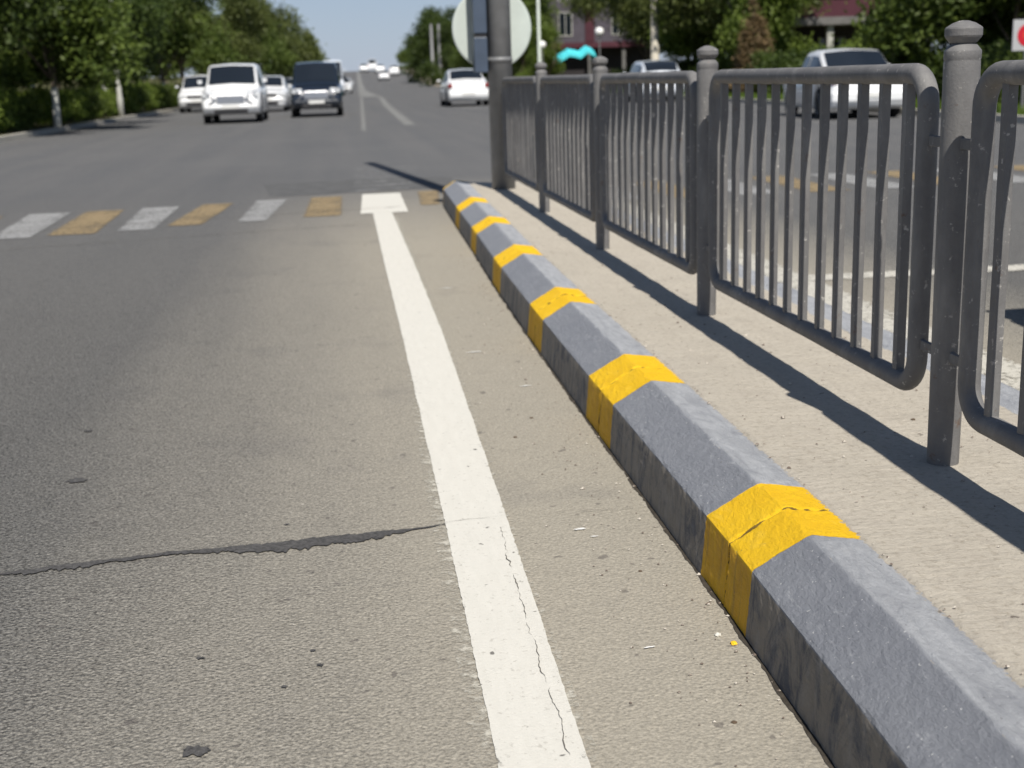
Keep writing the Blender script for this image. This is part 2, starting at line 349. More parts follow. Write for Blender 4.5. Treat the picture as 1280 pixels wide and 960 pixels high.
def stripe(x0n, x1n, x0f, x1f, yn, yf, mat, seed):
    strip('crosswalk_stripe', [(yn, x0n, x1n), (yf, x0f, x1f)], mat, seed=seed, jag=.012, dz=.0045)
stripe(.13, .54, .18, .56, 11.15, 13.1, M['white_mark'], 3)
for i, (a, b, c, d, yn, yf, k) in enumerate([(-.36, -.03, -.33, -.02, 11.1, 13.0, 'y'), (-.90, -.66, -.86, -.55, 10.95, 12.9, 'w'), (-1.47, -1.18, -1.36, -1.06, 10.85, 12.75, 'y'),
        (-1.83, -1.54, -1.92, -1.56, 10.65, 12.65, 'w'), (-2.36, -1.98, -2.42, -2.06, 10.55, 12.55, 'y'), (-2.78, -2.46, -2.93, -2.54, 10.45, 12.5, 'w'),
        (-3.4, -3.02, -3.5, -3.12, 10.3, 12.4, 'y'), (-3.95, -3.6, -4.05, -3.7, 10.2, 12.3, 'w'), (-4.5, -4.15, -4.6, -4.25, 10.1, 12.2, 'y'), (-5.1, -4.75, -5.2, -4.85, 10., 12.1, 'w'),
        (.68, .86, .74, .96, 11.7, 13.2, 'y'), (2.35, 2.7, 2.35, 2.7, 11.3, 13.2, 'w'), (2.95, 3.3, 2.95, 3.3, 11.3, 13.2, 'y'), (3.55, 3.95, 3.55, 3.95, 11.3, 13.2, 'w'),
        (4.2, 4.6, 4.2, 4.6, 11.3, 13.2, 'y'), (4.85, 5.25, 4.85, 5.25, 11.3, 13.2, 'w'), (5.5, 5.9, 5.5, 5.9, 11.3, 13.2, 'y'), (6.15, 6.6, 6.15, 6.6, 11.3, 13.2, 'w'), (6.9, 7.3, 6.9, 7.3, 11.3, 13.2, 'y')]):
    stripe(a, b, c, d, yn, yf, M['white_old'] if k == 'w' else M['yellow_old'], 10+i)
# stop line of the far carriageway, gore lines of the painted island and the line beyond it
V = []; F = []; E_ = []
for i in range(121):
    x = 2.3+i*.03
    for y, e in ((6.50, 1), (6.53, 0), (6.6, -.3), (6.67, 0), (6.70, 1)): V.append((x, y+.008*mn.noise(Vector((x*20, y, 3)))+.02*(x-2.3)*-1, .0045)); E_.append(e)
for i in range(120):
    for k in range(4): q = i*5+k; F.append((q, q+5, q+6, q+1))
struct(obj('stop_line', V, F, M['white_worn'], attrs={'edge': E_}))
M['white_faint'] = mat_marking('faint_white_paint', (.18, .18, .175), (.25, .25, .24), (.15, .15, .145), .50, .64)
strip('gore_line', [(30, .47, .60), (60, .97, 1.13), (92, 1.5, 1.7)], M['white_faint'], step=.3, seed=40)
strip('gore_line', [(33, 1.6, 1.9), (60, 2.0, 2.35), (92, 2.75, 3.1)], M['white_faint'], step=.3, seed=41)
strip('gore_line', [(95, 1.5, 3.1), (150, 2.3, 3.3), (260, 3.9, 4.5)], M['white_faint'], step=.8, seed=42, dz=.006)
for i in range(7):      # rest of a worn hatched marking past the end of the lane line
    V = []; F = []; E_ = []; y0 = 13.5+i*.55
    for j in range(60):
        x = .10+.012*i+(.62+.03*i)*j/59; yj = y0+.25*(x-.1)+.03*mn.noise(Vector((x*8, i, 0)))
        V += [(x, yj, .0052), (x, yj+.13, .0052)]; E_ += [1, 1]
        if j: F.append((2*j-2, 2*j, 2*j+1, 2*j-1))
    struct(obj('hatch_stripe', V, F, M['white_old'], attrs={'edge': E_}))
# bitumen: sealed crack and drips
bit = mat_plain('bitumen', (.085, .082, .08), .75, .3, 0, .6, 120, .006)
def poly_sheet(name, cen, dz=.0035, mat=bit):
    V = []; F = []
    for x, y, a, b in cen: V += [(x, y-a, dz), (x, y+b, dz)]
    for i in range(len(cen)-1): F.append((2*i, 2*i+2, 2*i+3, 2*i+1))
    return struct(obj(name, V, F, mat))
cen = []
for i in range(401):
    x = -1.15+i*1.40/400; y = lerp([(-1.15, 2.98), (-.865, 2.993), (-.48, 3.052), (-.23, 3.05), (.05, 3.08), (.25, 3.118)], x)+.004*mn.noise(Vector((x*18, 0, 0)))
    wd = lerp([(-1.15, .006), (-.87, .004), (-.70, .012), (-.6, .006), (-.42, .007), (-.25, .018), (-.1, .020), (.05, .015), (.12, .003), (.25, .0015)], x)
    cen.append((x, y, max(.0015, wd*2.2*(1+1.1*mn.noise(Vector((x*22, 4, 0)))+.6*mn.noise(Vector((x*90, 4, 0))))), max(.001, wd*1.0*(1+.8*mn.noise(Vector((x*26, 9, 0)))+.5*mn.noise(Vector((x*80, 9, 0)))))))
poly_sheet('crack_seal', cen)
dk = mat_plain('crack_gap', (.12, .11, .095), .9, .1, 0, .2, 30)
def crack(pts, wd, dz=.0055, seed=0):
    cen = []; N = 90
    for i in range(N+1):
        t_ = i/N*(len(pts)-1); k = min(int(t_), len(pts)-2); f = t_-k; x = pts[k][0]*(1-f)+pts[k+1][0]*f; y = pts[k][1]*(1-f)+pts[k+1][1]*f
        y += .01*mn.noise(Vector((x*14+seed, y*14, 0)))+.004*mn.noise(Vector((x*60+seed, y*50, 0))); ww = wd*max(.15, .6+mn.noise(Vector((x*25, y*25, seed+3)))); cen.append((x, y, ww, ww*.5))
    poly_sheet('crack', cen, dz, dk)
crack([(.2, 3.112), (.37, 3.142), (.7, 3.12)], .0014, .0058, 2)
crack([(-4, 9.35), (-1.5, 9.95), (.2, 10.35)], .010, .0052, 3)
crack([(-3.5, 10.75), (-1.4, 11.25), (.5, 11.65)], .012, .0062, 5)
def crack_v(pts, wd, dz, seed):
    V = []; F = []; N = 200
    for i in range(N+1):
        t_ = i/N; y = pts[0][0]+(pts[-1][0]-pts[0][0])*t_; x = lerp(pts, y)+.012*mn.noise(Vector((y*10, seed, 0)))+.006*mn.noise(Vector((y*45, seed, 5)))
        ww = wd*max(.0, .35+mn.noise(Vector((y*14, 7, seed)))+.4*mn.noise(Vector((y*50, 7, seed)))); V += [(x-ww, y, dz), (x+ww, y, dz)]
    for i in range(N): F.append((2*i, 2*i+1, 2*i+3, 2*i+2))
    struct(obj('crack', V, F, dk))
crack_v([(1.2, .305), (1.9, .318), (2.3, .322), (2.75, .33), (3.05, .34)], .0014, .0060, 1)
for x, y, r in ((-.315, 2.055, .021), (-.83, 3.73, .03), (-.9, 4.3, .014), (-.104, 2.35, .007), (-.342, 2.43, .008), (-.12, 2.42, .006), (-.17, 2.27, .006), (-.2, 3.2, .006)):
    V = [(x, y, .0034)]; n = 60
    for k in range(n):
        a = 2*math.pi*k/n; rr = r*(1+.5*mn.noise(Vector((math.cos(a)*1.6+x*9, math.sin(a)*1.6, y*7)))+.45*mn.noise(Vector((math.cos(a)*5+x*9, math.sin(a)*5, y*7)))); V.append((x+rr*math.cos(a), y+rr*math.sin(a)*.8, .0034))
    struct(obj('bitumen_spot', V, [(0, 1+k, 1+(k+1) % n) for k in range(n)], bit))
# darker patch just past the crossing
V = [(-.75, 13.3, .0025), (1.1, 13.5, .0025), (1.25, 14.9, .0025), (.5, 15.3, .0025), (-.9, 15.0, .0025)]
struct(obj('road_dark_patch', V, [(0, 1, 2, 3, 4)], mat_plain('dark_patch_tone', (.10, .10, .10), .9, .2, 0, .25, 5, .004)))

# ------------------------------------------------------------------ median: kerb stones and concrete
PROF = [(0, 0), (.012, .142), (.128, .212), (.236, .196), (.246, .10)]
YJ = [-.38, 1.08, 2.472, 3.86, 5.29, 6.81, 8.34, 9.80, 11.72]
XJ = [.70, .722, .748, .752, .762, .782, .816, .842, .882]
HALF = [.17, .165, .168, .195, .2, .2, .2, .2, .06]
ORD = ['first', 'second', 'third', 'fourth', 'fifth', 'sixth', 'seventh', 'eighth', 'ninth']
def kerb_stone(ya, yb, xa, xb, ha, hb, fine, seed, mirror=False):
    L = yb-ya; segs = []
    if fine:
        ny = 110; cnt = [16, 22, 26, 20, 5]
    else: ny = 44; cnt = [6, 8, 8, 8, 3]
    prof = []
    for i in range(len(PROF)-1):
        a, b = PROF[i], PROF[i+1]; k = cnt[i] if i < len(cnt) else 4
        nrm = Vector((-(b[1]-a[1]), 0, b[0]-a[0])).normalized()
        for j in range(k): f = j/k; prof.append((a[0]+(b[0]-a[0])*f, a[1]+(b[1]-a[1])*f, nrm, i, f))
    prof.append((*PROF[-1], Vector((1, 0, 0)), 3, 1))
    tt = [0, .0025, .006, .010, .016]; tt = tt+[.016+(L-.032)*i/ny for i in range(1, ny)]+[L-q for q in reversed(tt)]
    V = []; F = []; band = []; face = []; wear = []; top = []; dea = []; n = len(prof)
    for t_ in tt:
        de = min(t_, L-t_); x0 = xa+(xb-xa)*t_/L
        pull = .005*max(0, 1-de/.008)**1.5
        hw = ha if t_ < L/2 else hb
        for (px_, pz, nr, si, f) in prof:
            wp = Vector((px_, ya+t_, pz))
            d = .0022*mn.noise(wp*5+Vector((seed, 0, 0)))+.0011*mn.noise(wp*32)+(.0010*mn.noise(wp*90) if fine else 0)
            # chipped, rounded arrises
            cdist = min(abs(px_-PROF[1][0])+abs(pz-PROF[1][1]), abs(px_-PROF[2][0])+abs(pz-PROF[2][1]))
            ch = max(0, 1-cdist/.012); chip = max(0, mn.noise(Vector((ya+t_, px_*3, 2))*22)+.05)
            d -= ch*(.0004+.007*chip)+pull*(1+1.3*mn.noise(wp*40))
            # crumbled mortar at the joint: a lumpy step
            if de < .03: d += .0050*mn.noise(wp*55+Vector((3, seed, 1)))*(1-de/.03)
            x = px_+nr.x*d; z = pz+nr.z*d
            V.append((x0+x if not mirror else 2*CX-x0-x, t_-L/2, max(z, -.005) if pz > 0 else -.01))
            bd = hw-de-(.25*px_-.03)*(.6 if t_ < L/2 else -.6)*.4; band.append(bd); face.append(0. if si == 0 else 1.); top.append(min(1, max(0, (px_-.122)/.012))); dea.append(de)
            wear.append(max(0, (px_-.2)/.036)*.9+ch*chip*1.2)
    m_ = len(tt)
    for j in range(m_-1):
        for i in range(n-1): k = j*n+i; F.append((k, k+1, k+n+1, k+n) if mirror else (k, k+n, k+n+1, k+1))
    F.append(tuple(range(n)) if not mirror else tuple(range(n-1, -1, -1))); F.append(tuple((m_-1)*n+i for i in (range(n-1, -1, -1) if not mirror else range(n))))
    xm = V[0][0]; V = [(v[0]-xm, v[1], v[2]) for v in V]
    return obj('kerb_stone', V, F, M['kerb'], attrs={'band': band, 'face': face, 'wear': wear, 'top': top, 'de': dea}, loc=(xm, (ya+yb)/2, 0))
klab = ['kerb stone lying mostly below the frame, nearest of the row to the camera', 'grey kerb stone filling the lower right corner, its far end painted yellow',
        'grey kerb stone between the widest yellow band and the second one from the camera',
        'kerb stone between the second and third yellow bands counted from the camera', 'kerb stone between the third and fourth yellow bands counted from the camera',
        'kerb stone between the fourth and fifth yellow bands counted from the camera', 'kerb stone between the fifth and sixth yellow bands counted from the camera',
        'farthest kerb stone of the left row, ending at the crosswalk by the thick pole']
for i in range(8):
    o = kerb_stone(YJ[i]+.001, YJ[i+1]-.001, XJ[i], XJ[i+1], HALF[i], HALF[i+1], i < 5, i*3.7)
    tag(o, klab[i], 'kerb stone', 'painted kerb stones along the median')
for i in range(8):
    o = kerb_stone(YJ[i]+.001, YJ[i+1]-.001, .745, .745, -.5, -.5, False, i*5.1+40, True)
    tag(o, 'grey kerb stone on the far side of the median, seen through the fence bars', 'kerb stone', 'kerb stones behind the fence')
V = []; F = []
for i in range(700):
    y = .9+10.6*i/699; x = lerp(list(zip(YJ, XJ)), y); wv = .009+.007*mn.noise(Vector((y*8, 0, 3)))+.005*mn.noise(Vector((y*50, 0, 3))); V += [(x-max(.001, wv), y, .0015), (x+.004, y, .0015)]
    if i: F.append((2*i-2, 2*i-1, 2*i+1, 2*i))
struct(obj('gutter_shade_grime', V, F, mat_plain('gutter_shade_grime', (.06, .052, .042), .95, .1, 0, .4, 60, .004)))  # dark strip painted for shade at the kerb foot, with grime in the gap
# concrete fill of the median, cast slightly over the backs of the stones
nx, ny = 48, 1250; V = []; F = []
for j in range(ny+1):
    y = -.5+12.2*(j/ny)
    xa = lerp(list(zip(YJ, XJ)), y)+.222+.008*mn.noise(Vector((y*6, 1, 0)))+.006*mn.noise(Vector((y*30, 1, 0)))+.004*mn.noise(Vector((y*85, 1, 0)))
    for i in range(nx+1):
        u = i/nx; x = xa+(2*CX-.745-.222-xa)*u
        ye = y
        if y > 11.2: ye = 11.2+(y-11.2)*(.55+.25*mn.noise(Vector((x*4, 2, 0)))+.5*(1-u)*.6)
        z = .1975+.0045*mn.noise(Vector((x*5, ye*5, 3)))+.0018*mn.noise(Vector((x*24, ye*14, 8)))
        z += .003*max(0, 1-u/.12)*mn.noise(Vector((ye*16, u*9, 5)))
        if i == 0: z -= .012
        if y > 11.65: z = .0
        V.append((x, ye, z))
for j in range(ny):
    for i in range(nx): k = j*(nx+1)+i; F.append((k, k+1, k+nx+2, k+nx+1))
o = struct(obj('median_pavement', V, F, M['concrete'], smooth=True))
# pebbles, flakes and grit along the kerb foot
V = []; F = []
for k in range(1100):
    if k < 520: y = random.uniform(1.3, 9)**1.0; x = lerp(list(zip(YJ, XJ)), y)-abs(random.gauss(0, .13))-.004; z = .002
    elif k < 640: y = random.uniform(1.5, 9); x = lerp(list(zip(YJ, XJ)), y)+.228+abs(random.gauss(0, .012)); z = .2
    else: y = random.uniform(1.3, 8); x = random.uniform(1.0, 1.7); z = .199
    r = random.uniform(.0012, .0034) if random.random() < .93 else random.uniform(.004, .006); a = random.random()*6.28; i0 = len(V)
    for q in range(4):
        b = a+q*1.57+random.uniform(-.3, .3); V.append((x+r*1.4*math.cos(b), y+r*math.sin(b), z))
    V.append((x, y, z+r*.9)); F += [(i0, i0+1, i0+4), (i0+1, i0+2, i0+4), (i0+2, i0+3, i0+4), (i0+3, i0, i0+4)]
t = NT('grit'); v = t.vor(t.co(), 90, o='Color'); sc = t.n('SeparateColor'); t.put(sc.inputs[0], v)
g = obj('grit', V, F, t.fin(t.mix(t.rng(sc.outputs[0], .3, .8), (.14, .11, .09), (.5, .46, .4)), .9)); tag(g, 'loose grit and small stones scattered along the kerb and median', 'grit', kind='stuff')
# dropped flake of yellow paint, white paint splash, leaf bits
def lump(name, x, y, z, r, mat, seed, flat=.6):
    bm = bmesh.new(); bmesh.ops.create_icosphere(bm, subdivisions=3, radius=r)
    for v in bm.verts: v.co *= 1+.45*mn.noise(v.co*(1.6/r)+Vector((seed, 0, 0))); v.co.z *= flat
    return bobj(name, bm, mat, loc=(x, y, z+r*flat*.7))
ym = mat_plain('yellow_paint_flake', (.85, .5, .02), .6, .4, 0, .2, 60)
tag(lump('paint_flake', .713, 2.285, 0, .0065, ym, 1), 'small dried lump of yellow paint at the foot of the widest yellow band', 'paint flake')
tag(lump('mortar_crumb', .694, 2.33, 0, .006, mat_plain('pale_mortar', (.6, .58, .52), .9), 4), 'small pale crumb of mortar beside the yellow paint lump', 'mortar crumb')
br = mat_plain('dry_leaf', (.10, .07, .045), .9)
for k, (x, y, z, r, lb) in enumerate([(.62, 2.70, 0, .0045, 'dark dry leaf bit between white line and kerb, left of the widest yellow band'), (.575, 4.1, 0, .006, 'dark dry leaf bit on the strip, below the third yellow band'),
        (.49, 3.88, 0, .006, 'dark dry leaf bit lying close to the right edge of the white line'), (1.45, 3.1, .199, .006, 'dry leaf bit on the median concrete behind the fence'), (.62, 1.98, 0, .005, 'small twig crumb on the strip near the bottom of the frame')]):
    tag(lump('leaf_bit', x, y, z, r, br, k+9, .35), lb, 'leaf bit', 'dry leaf bits on the road')
ws = mat_plain('white_paint_splash', (.72, .71, .68), .7)
for x, y, a, b in ((.535, 3.00, .014, .006), (.56, 2.94, .009, .003), (.545, 2.3, .012, .003), (.50, 5.2, .03, .006), (.52, 6.9, .03, .006), (.62, 4.55, .02, .005)):
    V = [(x, y, .0036)]; n = 20
    for k in range(n):
        an = 2*math.pi*k/n; q = 1+.9*mn.noise(Vector((math.cos(an)*2+x*30, math.sin(an)*2, y))); V.append((x+a*q*math.cos(an), y+b*q*math.sin(an), .0036))
    struct(obj('paint_splash', V, [(0, 1+k, 1+(k+1) % n) for k in range(n)], ws))

# ------------------------------------------------------------------ fence on the median
ZM = .198; PY = [.735, 2.735, 4.735, 6.735, 8.735, 10.80]
fence = empty('median_fence', (CX, PY[0], ZM)); tag(fence, 'grey painted tubular steel guard fence with round posts standing on the median', 'fence')
post_prof = [(.0355, -.02), (.0362, .0), (.0375, .3), (.0385, .6), (.039, .86), (.0392, .912), (.0385, .9165), (.0385, .919), (.0396, .9215), (.0392, .937), (.0385, .939), (.030, .950), (.026, .952)]
fin_prof = [(.025, .950), (.0245, .9535), (.0285, .955), (.0375, .966), (.0395, .970), (.0396, .984), (.0380, .9875), (.024, .9965), (.010, 1.0015), (.001, 1.002)]
for k, y in enumerate(PY[:-1]):
    hi = k in (1, 2)
    V, F = lathe([(r, z) for r, z in post_prof], 40 if hi else 28, (0, y-PY[0], 0), .0009); p = obj('post', V, F, M['fence'], fence, True)
    V, F = lathe(fin_prof, 40, (0, y-PY[0], 0), .0008); f_ = obj('finial', V, F, M['fence'], p, False)
spans = [(PY[0]+.12, PY[1]-.125, PY[0]+.23, PY[1]-.228), (PY[1]+.140, PY[2]-.135, PY[1]+.245, PY[2]-.25), (PY[2]+.12, PY[3]-.12, PY[2]+.23, PY[3]-.23),
         (PY[3]+.12, PY[4]-.12, PY[3]+.23, PY[4]-.23), (PY[4]+.12, PY[5]-.16, PY[4]+.23, PY[5]-.27)]
RT = .0245; RB = .075; XP = -.008
for k, (a, b, c, d) in enumerate(spans):
    a -= PY[0]; b -= PY[0]; c -= PY[0]; d -= PY[0]; zt, zb = .890, .150; P = []
    dz = [0, .0, .0, -.002, -.003][k]
    for (cy, cz, a0) in ((b-RB, zt-RB, 0), (a+RB, zt-RB, 90), (a+RB, zb+RB, 180), (b-RB, zb+RB, 270)):
        for q in range(9):
            an = R(a0+q*90/8); P.append((XP, cy+RB*math.cos(an), cz+RB*math.sin(an)+dz))
        # straight runs get extra points so the tube can waver slightly
    PP = []
    for i in range(len(P)):
        p0, p1 = Vector(P[i]), Vector(P[(i+1) % len(P)]); PP.append(p0); L = (p1-p0).length
        for q in range(1, int(L/.12)+1): PP.append(p0.lerp(p1, q/(int(L/.12)+1)))
    PP = [p+Vector((.0022*mn.noise(p*2.2+Vector((k*9, 0, 0))), 0, .0016*mn.noise(p*3+Vector((0, k*5, 0))))) for p in PP]
    V, F = tube_mesh(PP+[PP[0]], RT, 20, False, .0005)
    fr = obj('panel_frame', V, F, M['fence'], fence, True)
    ww = [tube_mesh([(XP-.022, yy_, zt-.04), (XP+.022, yy_, zt-.04)], .011, 8) for yy_ in ()]
    for s_y, yy_ in ((1, PY[k]-PY[0]+.03), (-1, PY[k+1]-PY[0]-.03)):       # welded lugs joining panel and post
        for zz in (.26, .74):
            yb_ = a if s_y > 0 else b; bm = bmesh.new(); box(bm, XP-.006, XP+.006, min(yy_, yb_), max(yy_, yb_), zz-.012, zz+.012, .002); bobj('lug', bm, M['fence'], fr)
    n = 12
    for q in range(n):
        y = c+(d-c)*q/(n-1)+random.uniform(-.006, .006); tw = random.uniform(-.14, .14); lean = random.uniform(-.004, .004)
        bm = bmesh.new(); N = 14
        rings = []
        for i in range(N+1):
            z = zb+.018+(zt-zb-.036)*i/N; ca, sa = math.cos(tw), math.sin(tw); ox = XP+.0008*mn.noise(Vector((k*3+q, z*5, 0))); oy = y+lean*(i/N-.5)+.0014*mn.noise(Vector((k*7+q*2, z*6, 4)))
            ring = []
            for (u, v) in ((-.0105, -.0115), (-.0115, -.0105), (-.0115, .0105), (-.0105, .0115), (.0105, .0115), (.0115, .0105), (.0115, -.0105), (.0105, -.0115)):
                ring.append(bm.verts.new((ox+u*ca-v*sa, oy+u*sa+v*ca, z)))
            rings.append(ring)
        for i in range(N):
            for e in range(8): bm.faces.new((rings[i][e], rings[i][(e+1) % 8], rings[i+1][(e+1) % 8], rings[i+1][e]))
        bobj('bar', bm, M['fence'], fr)

# ------------------------------------------------------------------ thick pole with round sign at the end of the median
pole = empty('sign_pole', (1.335, PY[5], ZM)); tag(pole, 'thick round grey steel pole standing at the far end of the median fence', 'pole')
V, F = lathe([(.100, -.05), (.100, 2.6), (.075, 10.2)], 40, (0, 0, 0), .0008); obj('shaft', V, F, M['pole'], pole, True)
V, F = lathe([(.02, 10.2), (.07, 10.2), (.08, 10.21), (.05, 10.26), (.01, 10.28)], 32); obj('cap', V, F, M['pole'], pole, True)
for z in (1.05, 1.62):
    V, F = lathe([(.101, z-.02), (.107, z-.02), (.107, z+.02), (.101, z+.02)], 32); obj('clamp_band', V, F, M['pole'], pole, True)
sg = empty('round_sign', (1.30, PY[5]+.16, 1.505)); tag(sg, 'round traffic sign disc with pale back plate fixed behind the thick grey pole', 'traffic sign')
sp = mat_plain('sign_back_paint', (.50, .55, .51), .45, .4, 0, .08, 6)
V, F = lathe([(.001, 0), (.318, 0), (.328, .004), (.332, .012), (.332, .024), (.32, .026), (.001, .026)], 64)
V = [(v[0], v[2], v[1]) for v in V]; obj('disc', V, [f[::-1] for f in F], sp, sg, False)
bluep = mat_plain('dark_blue_enamel', (.055, .075, .11), .45, .5, 0, .15, 10)
bx_ = empty('sign_bracket_box', (1.175, PY[5]-.03, 1.15)); tag(bx_, 'narrow dark blue upright box clamped to the left side of the thick pole', 'box')
bm = bmesh.new(); box(bm, -.055, .055, -.05, .10, 0, .28, .006); bobj('casing', bm, bluep, bx_)
bm = bmesh.new(); box(bm, -.055, .055, -.05, .10, .31, .9, .006); bobj('casing', bm, bluep, bx_)
bm = bmesh.new(); box(bm, -.045, .05, -.04, .09, .279, .311); bobj('joint', bm, M['plastic'], bx_)

# ------------------------------------------------------------------ leaves and trees
def leaf_cloud(n_cl, n_lf, shape, lf, clr, seed, tone_by='h'):
    """many little leaf quads gathered in clumps spread through a crown volume; shape(rng)->(x,y,z)"""
    rg = np.random.default_rng(seed); cen = np.array([shape(rg) for _ in range(n_cl)])
    c = np.repeat(cen, n_lf, axis=0)+rg.normal(0, 1, (n_cl*n_lf, 3))*clr*np.array([1, 1, .7])
    N = len(c); a = rg.normal(0, 1, (N, 3)); a /= np.linalg.norm(a, axis=1)[:, None]; b = rg.normal(0, 1, (N, 3)); b -= a*(a*b).sum(1)[:, None]; b /= np.linalg.norm(b, axis=1)[:, None]
    sz = lf*rg.uniform(.6, 1.3, (N, 1)); V = np.stack([c-a*sz, c-b*sz*.45, c+a*sz, c+b*sz*.45], 1).reshape(-1, 3)
    tone = np.repeat(np.clip(np.repeat(rg.uniform(0, 1, n_cl), n_lf)*.75+rg.uniform(0, .35, N), 0, 1), 4)
    return V, np.arange(4*N).reshape(-1, 4), tone
def crown_mesh(name, mat, *a, **k):
    V, F, T = leaf_cloud(*a, **k); me = bpy.data.meshes.new(name); me.vertices.add(len(V)); me.vertices.foreach_set('co', V.ravel())
    me.loops.add(F.size); me.loops.foreach_set('vertex_index', F.ravel()); me.polygons.add(len(F)); me.polygons.foreach_set('loop_start', np.arange(0, F.size, 4)); me.polygons.foreach_set('loop_total', np.full(len(F), 4))
    at = me.attributes.new('tone', 'FLOAT', 'POINT'); at.data.foreach_set('value', T.astype(np.float32)); me.materials.append(mat); me.update(); me.validate(); return me
def blob(rx, rz, zc, lobes, seed, zmin=1.7):
    rr = np.random.default_rng(seed); L = [(0, 0, zc, rx*.78, rz*.8)]+[(rr.normal(0, rx*.5), rr.normal(0, rx*.5), zc+rr.normal(0, rz*.5), rx*rr.uniform(.35, .55), rz*rr.uniform(.3, .5)) for _ in range(lobes)]
    def f(rg):
        l = L[rg.integers(len(L))]; d = rg.normal(0, 1, 3); d /= np.linalg.norm(d); r = rg.uniform(.35, 1)**.6
        return (l[0]+d[0]*l[3]*r, l[1]+d[1]*l[3]*r, max(zmin, l[2]+d[2]*l[4]*r))
    return f
def cone(r, h, z0=0.2):
    def f(rg):
        t = 1-math.sqrt(rg.uniform(0, 1)); a = rg.uniform(0, 6.28); rr = r*(1-t)*rg.uniform(.5, 1)**.5; return (rr*math.cos(a), rr*math.sin(a), z0+t*h)
    return f
def boxy(lx, ly, h):
    def f(rg): return (rg.uniform(-lx, lx), rg.uniform(-ly, ly), h*rg.uniform(.05, 1)**.7)
    return f
LOW = []
# crowns are built for a tree 7 m tall and scaled
CR = []
for i, (mt, rx, rz, zc) in enumerate([('leaf_dark', 2.4, 2.6, 4.4), ('leaf_mid', 2.6, 2.5, 4.4), ('leaf_olive', 2.5, 2.7, 4.3), ('leaf_dark', 2.1, 2.9, 4.1), ('leaf_mid', 2.3, 3.0, 4.0), ('leaf_light', 2.3, 2.4, 4.5)]):
    CR.append(crown_mesh('crown', M[mt], 420, 46, blob(rx, rz, zc, 9, i+1), .11, .30, i+20))
for i, mt in enumerate(('leaf_olive', 'leaf_mid', 'leaf_dark')): CR.append(crown_mesh('crown', M[mt], 620, 46, blob(2.7, 3.3, 3.4, 10, i+51, .2), .12, .30, i+60))
def trunk_mesh(white, seed):
    rr = random.Random(seed); P = [(0, 0, -.1)]; x = y = 0
    for i in range(1, 8): x += rr.uniform(-.09, .09); y += rr.uniform(-.09, .09); P.append((x, y, i*.75))
    parts = [tube_mesh(P, [.14, .12, .11, .10, .09, .07, .05, .03], 10, True, .01)]
    for k in range(7):
        i = rr.randint(2, 5); b = Vector(P[i]); a = rr.uniform(0, 6.28); L = rr.uniform(1.0, 1.8)
        parts.append(tube_mesh([b, b+Vector((math.cos(a)*L*.4, math.sin(a)*L*.4, L*.5)), b+Vector((math.cos(a)*L*.8, math.sin(a)*L*.8, L*1.1))], [.055, .04, .015], 6))
    V, F = merge(parts); me = bpy.data.meshes.new('trunk'); me.from_pydata([tuple(v) for v in V], [], F); me.polygons.foreach_set('use_smooth', [True]*len(me.polygons)); me.materials.append(M['bark_white' if white else 'bark']); return me
TRW = [trunk_mesh(True, 3), trunk_mesh(True, 5)]; TRB = [trunk_mesh(False, 8), trunk_mesh(False, 11)]
def tree(x, y, h, kind, white, label, group, wide=1., ts=1.):
    e = empty('tree', (x, y, gz(y)+.08), random.uniform(0, 6.28)); tag(e, label, 'tree', group)
    t = bpy.data.objects.new('trunk', random.choice(TRW if white else TRB)); C.objects.link(t); t.parent = e; s = h/7.; t.scale = (ts*s, ts*s, s)
    c = bpy.data.objects.new('crown', CR[kind]); C.objects.link(c); c.parent = e; c.scale = (s*wide, s*wide, s); return e
NUM = ['first', 'second', 'third', 'fourth', 'fifth', 'sixth', 'seventh', 'eighth', 'ninth', 'tenth', 'eleventh', 'twelfth', 'thirteenth', 'fourteenth', 'fifteenth', 'sixteenth', 'seventeenth', 'eighteenth', 'nineteenth', 'twentieth']
kn = ['dark green', 'mid green', 'olive green', 'slim dark', 'tall green', 'bright green', 'olive', 'green', 'dark']
rows = [('left kerbside row', [(-8.75, 34, 6.8, 0), (-7.98, 38.6, 6.0, 4), (-9.9, 45, 7, 2), (-9.0, 53, 7.2, 0), (-9.0, 62, 6.8, 3), (-9.1, 71, 7, 1), (-9.1, 81, 7.1, 2), (-9.0, 92, 7, 1), (-8.9, 104, 6.6, 2), (-8.6, 116, 6.4, 1)], True),
        ('second row on the left', [(-12.5, 36, 8, 3), (-12.2, 43, 8.5, 0), (-12.8, 51, 8.5, 4), (-12.2, 60, 8.2, 0), (-12.5, 70, 8.6, 2), (-12.4, 84, 8.2, 0), (-12.6, 100, 8, 1), (-12, 118, 8, 0)], False),
        ('back row on the left', [(-17, 38, 10, 0), (-16.5, 48, 10, 3), (-17.5, 58, 10.5, 0), (-18, 72, 10, 3), (-17, 90, 10, 0), (-21, 44, 11, 3), (-22, 56, 11, 0), (-25, 68, 12, 0)], False)]
for rname, L, wh in rows:
    for i, (x, y, h, k) in enumerate(L): tree(x, y, h, k, wh, f'{kn[k]} leafy tree, {NUM[i]} from the camera in the {rname}', 'trees left of the road', ts=.95 if wh else 1.)
tree(-6.8, 146, 11.6, 6, False, 'large round olive green tree beside the road above the dark car', 'far roadside trees', .95); tree(-10.2, 156, 11.5, 6, False, 'wide olive tree just left of the large round roadside tree', 'far roadside trees', 1)
tree(-9.3, 132, 8.5, 7, False, 'lower green tree in front of the large round roadside tree', 'far roadside trees', 1)
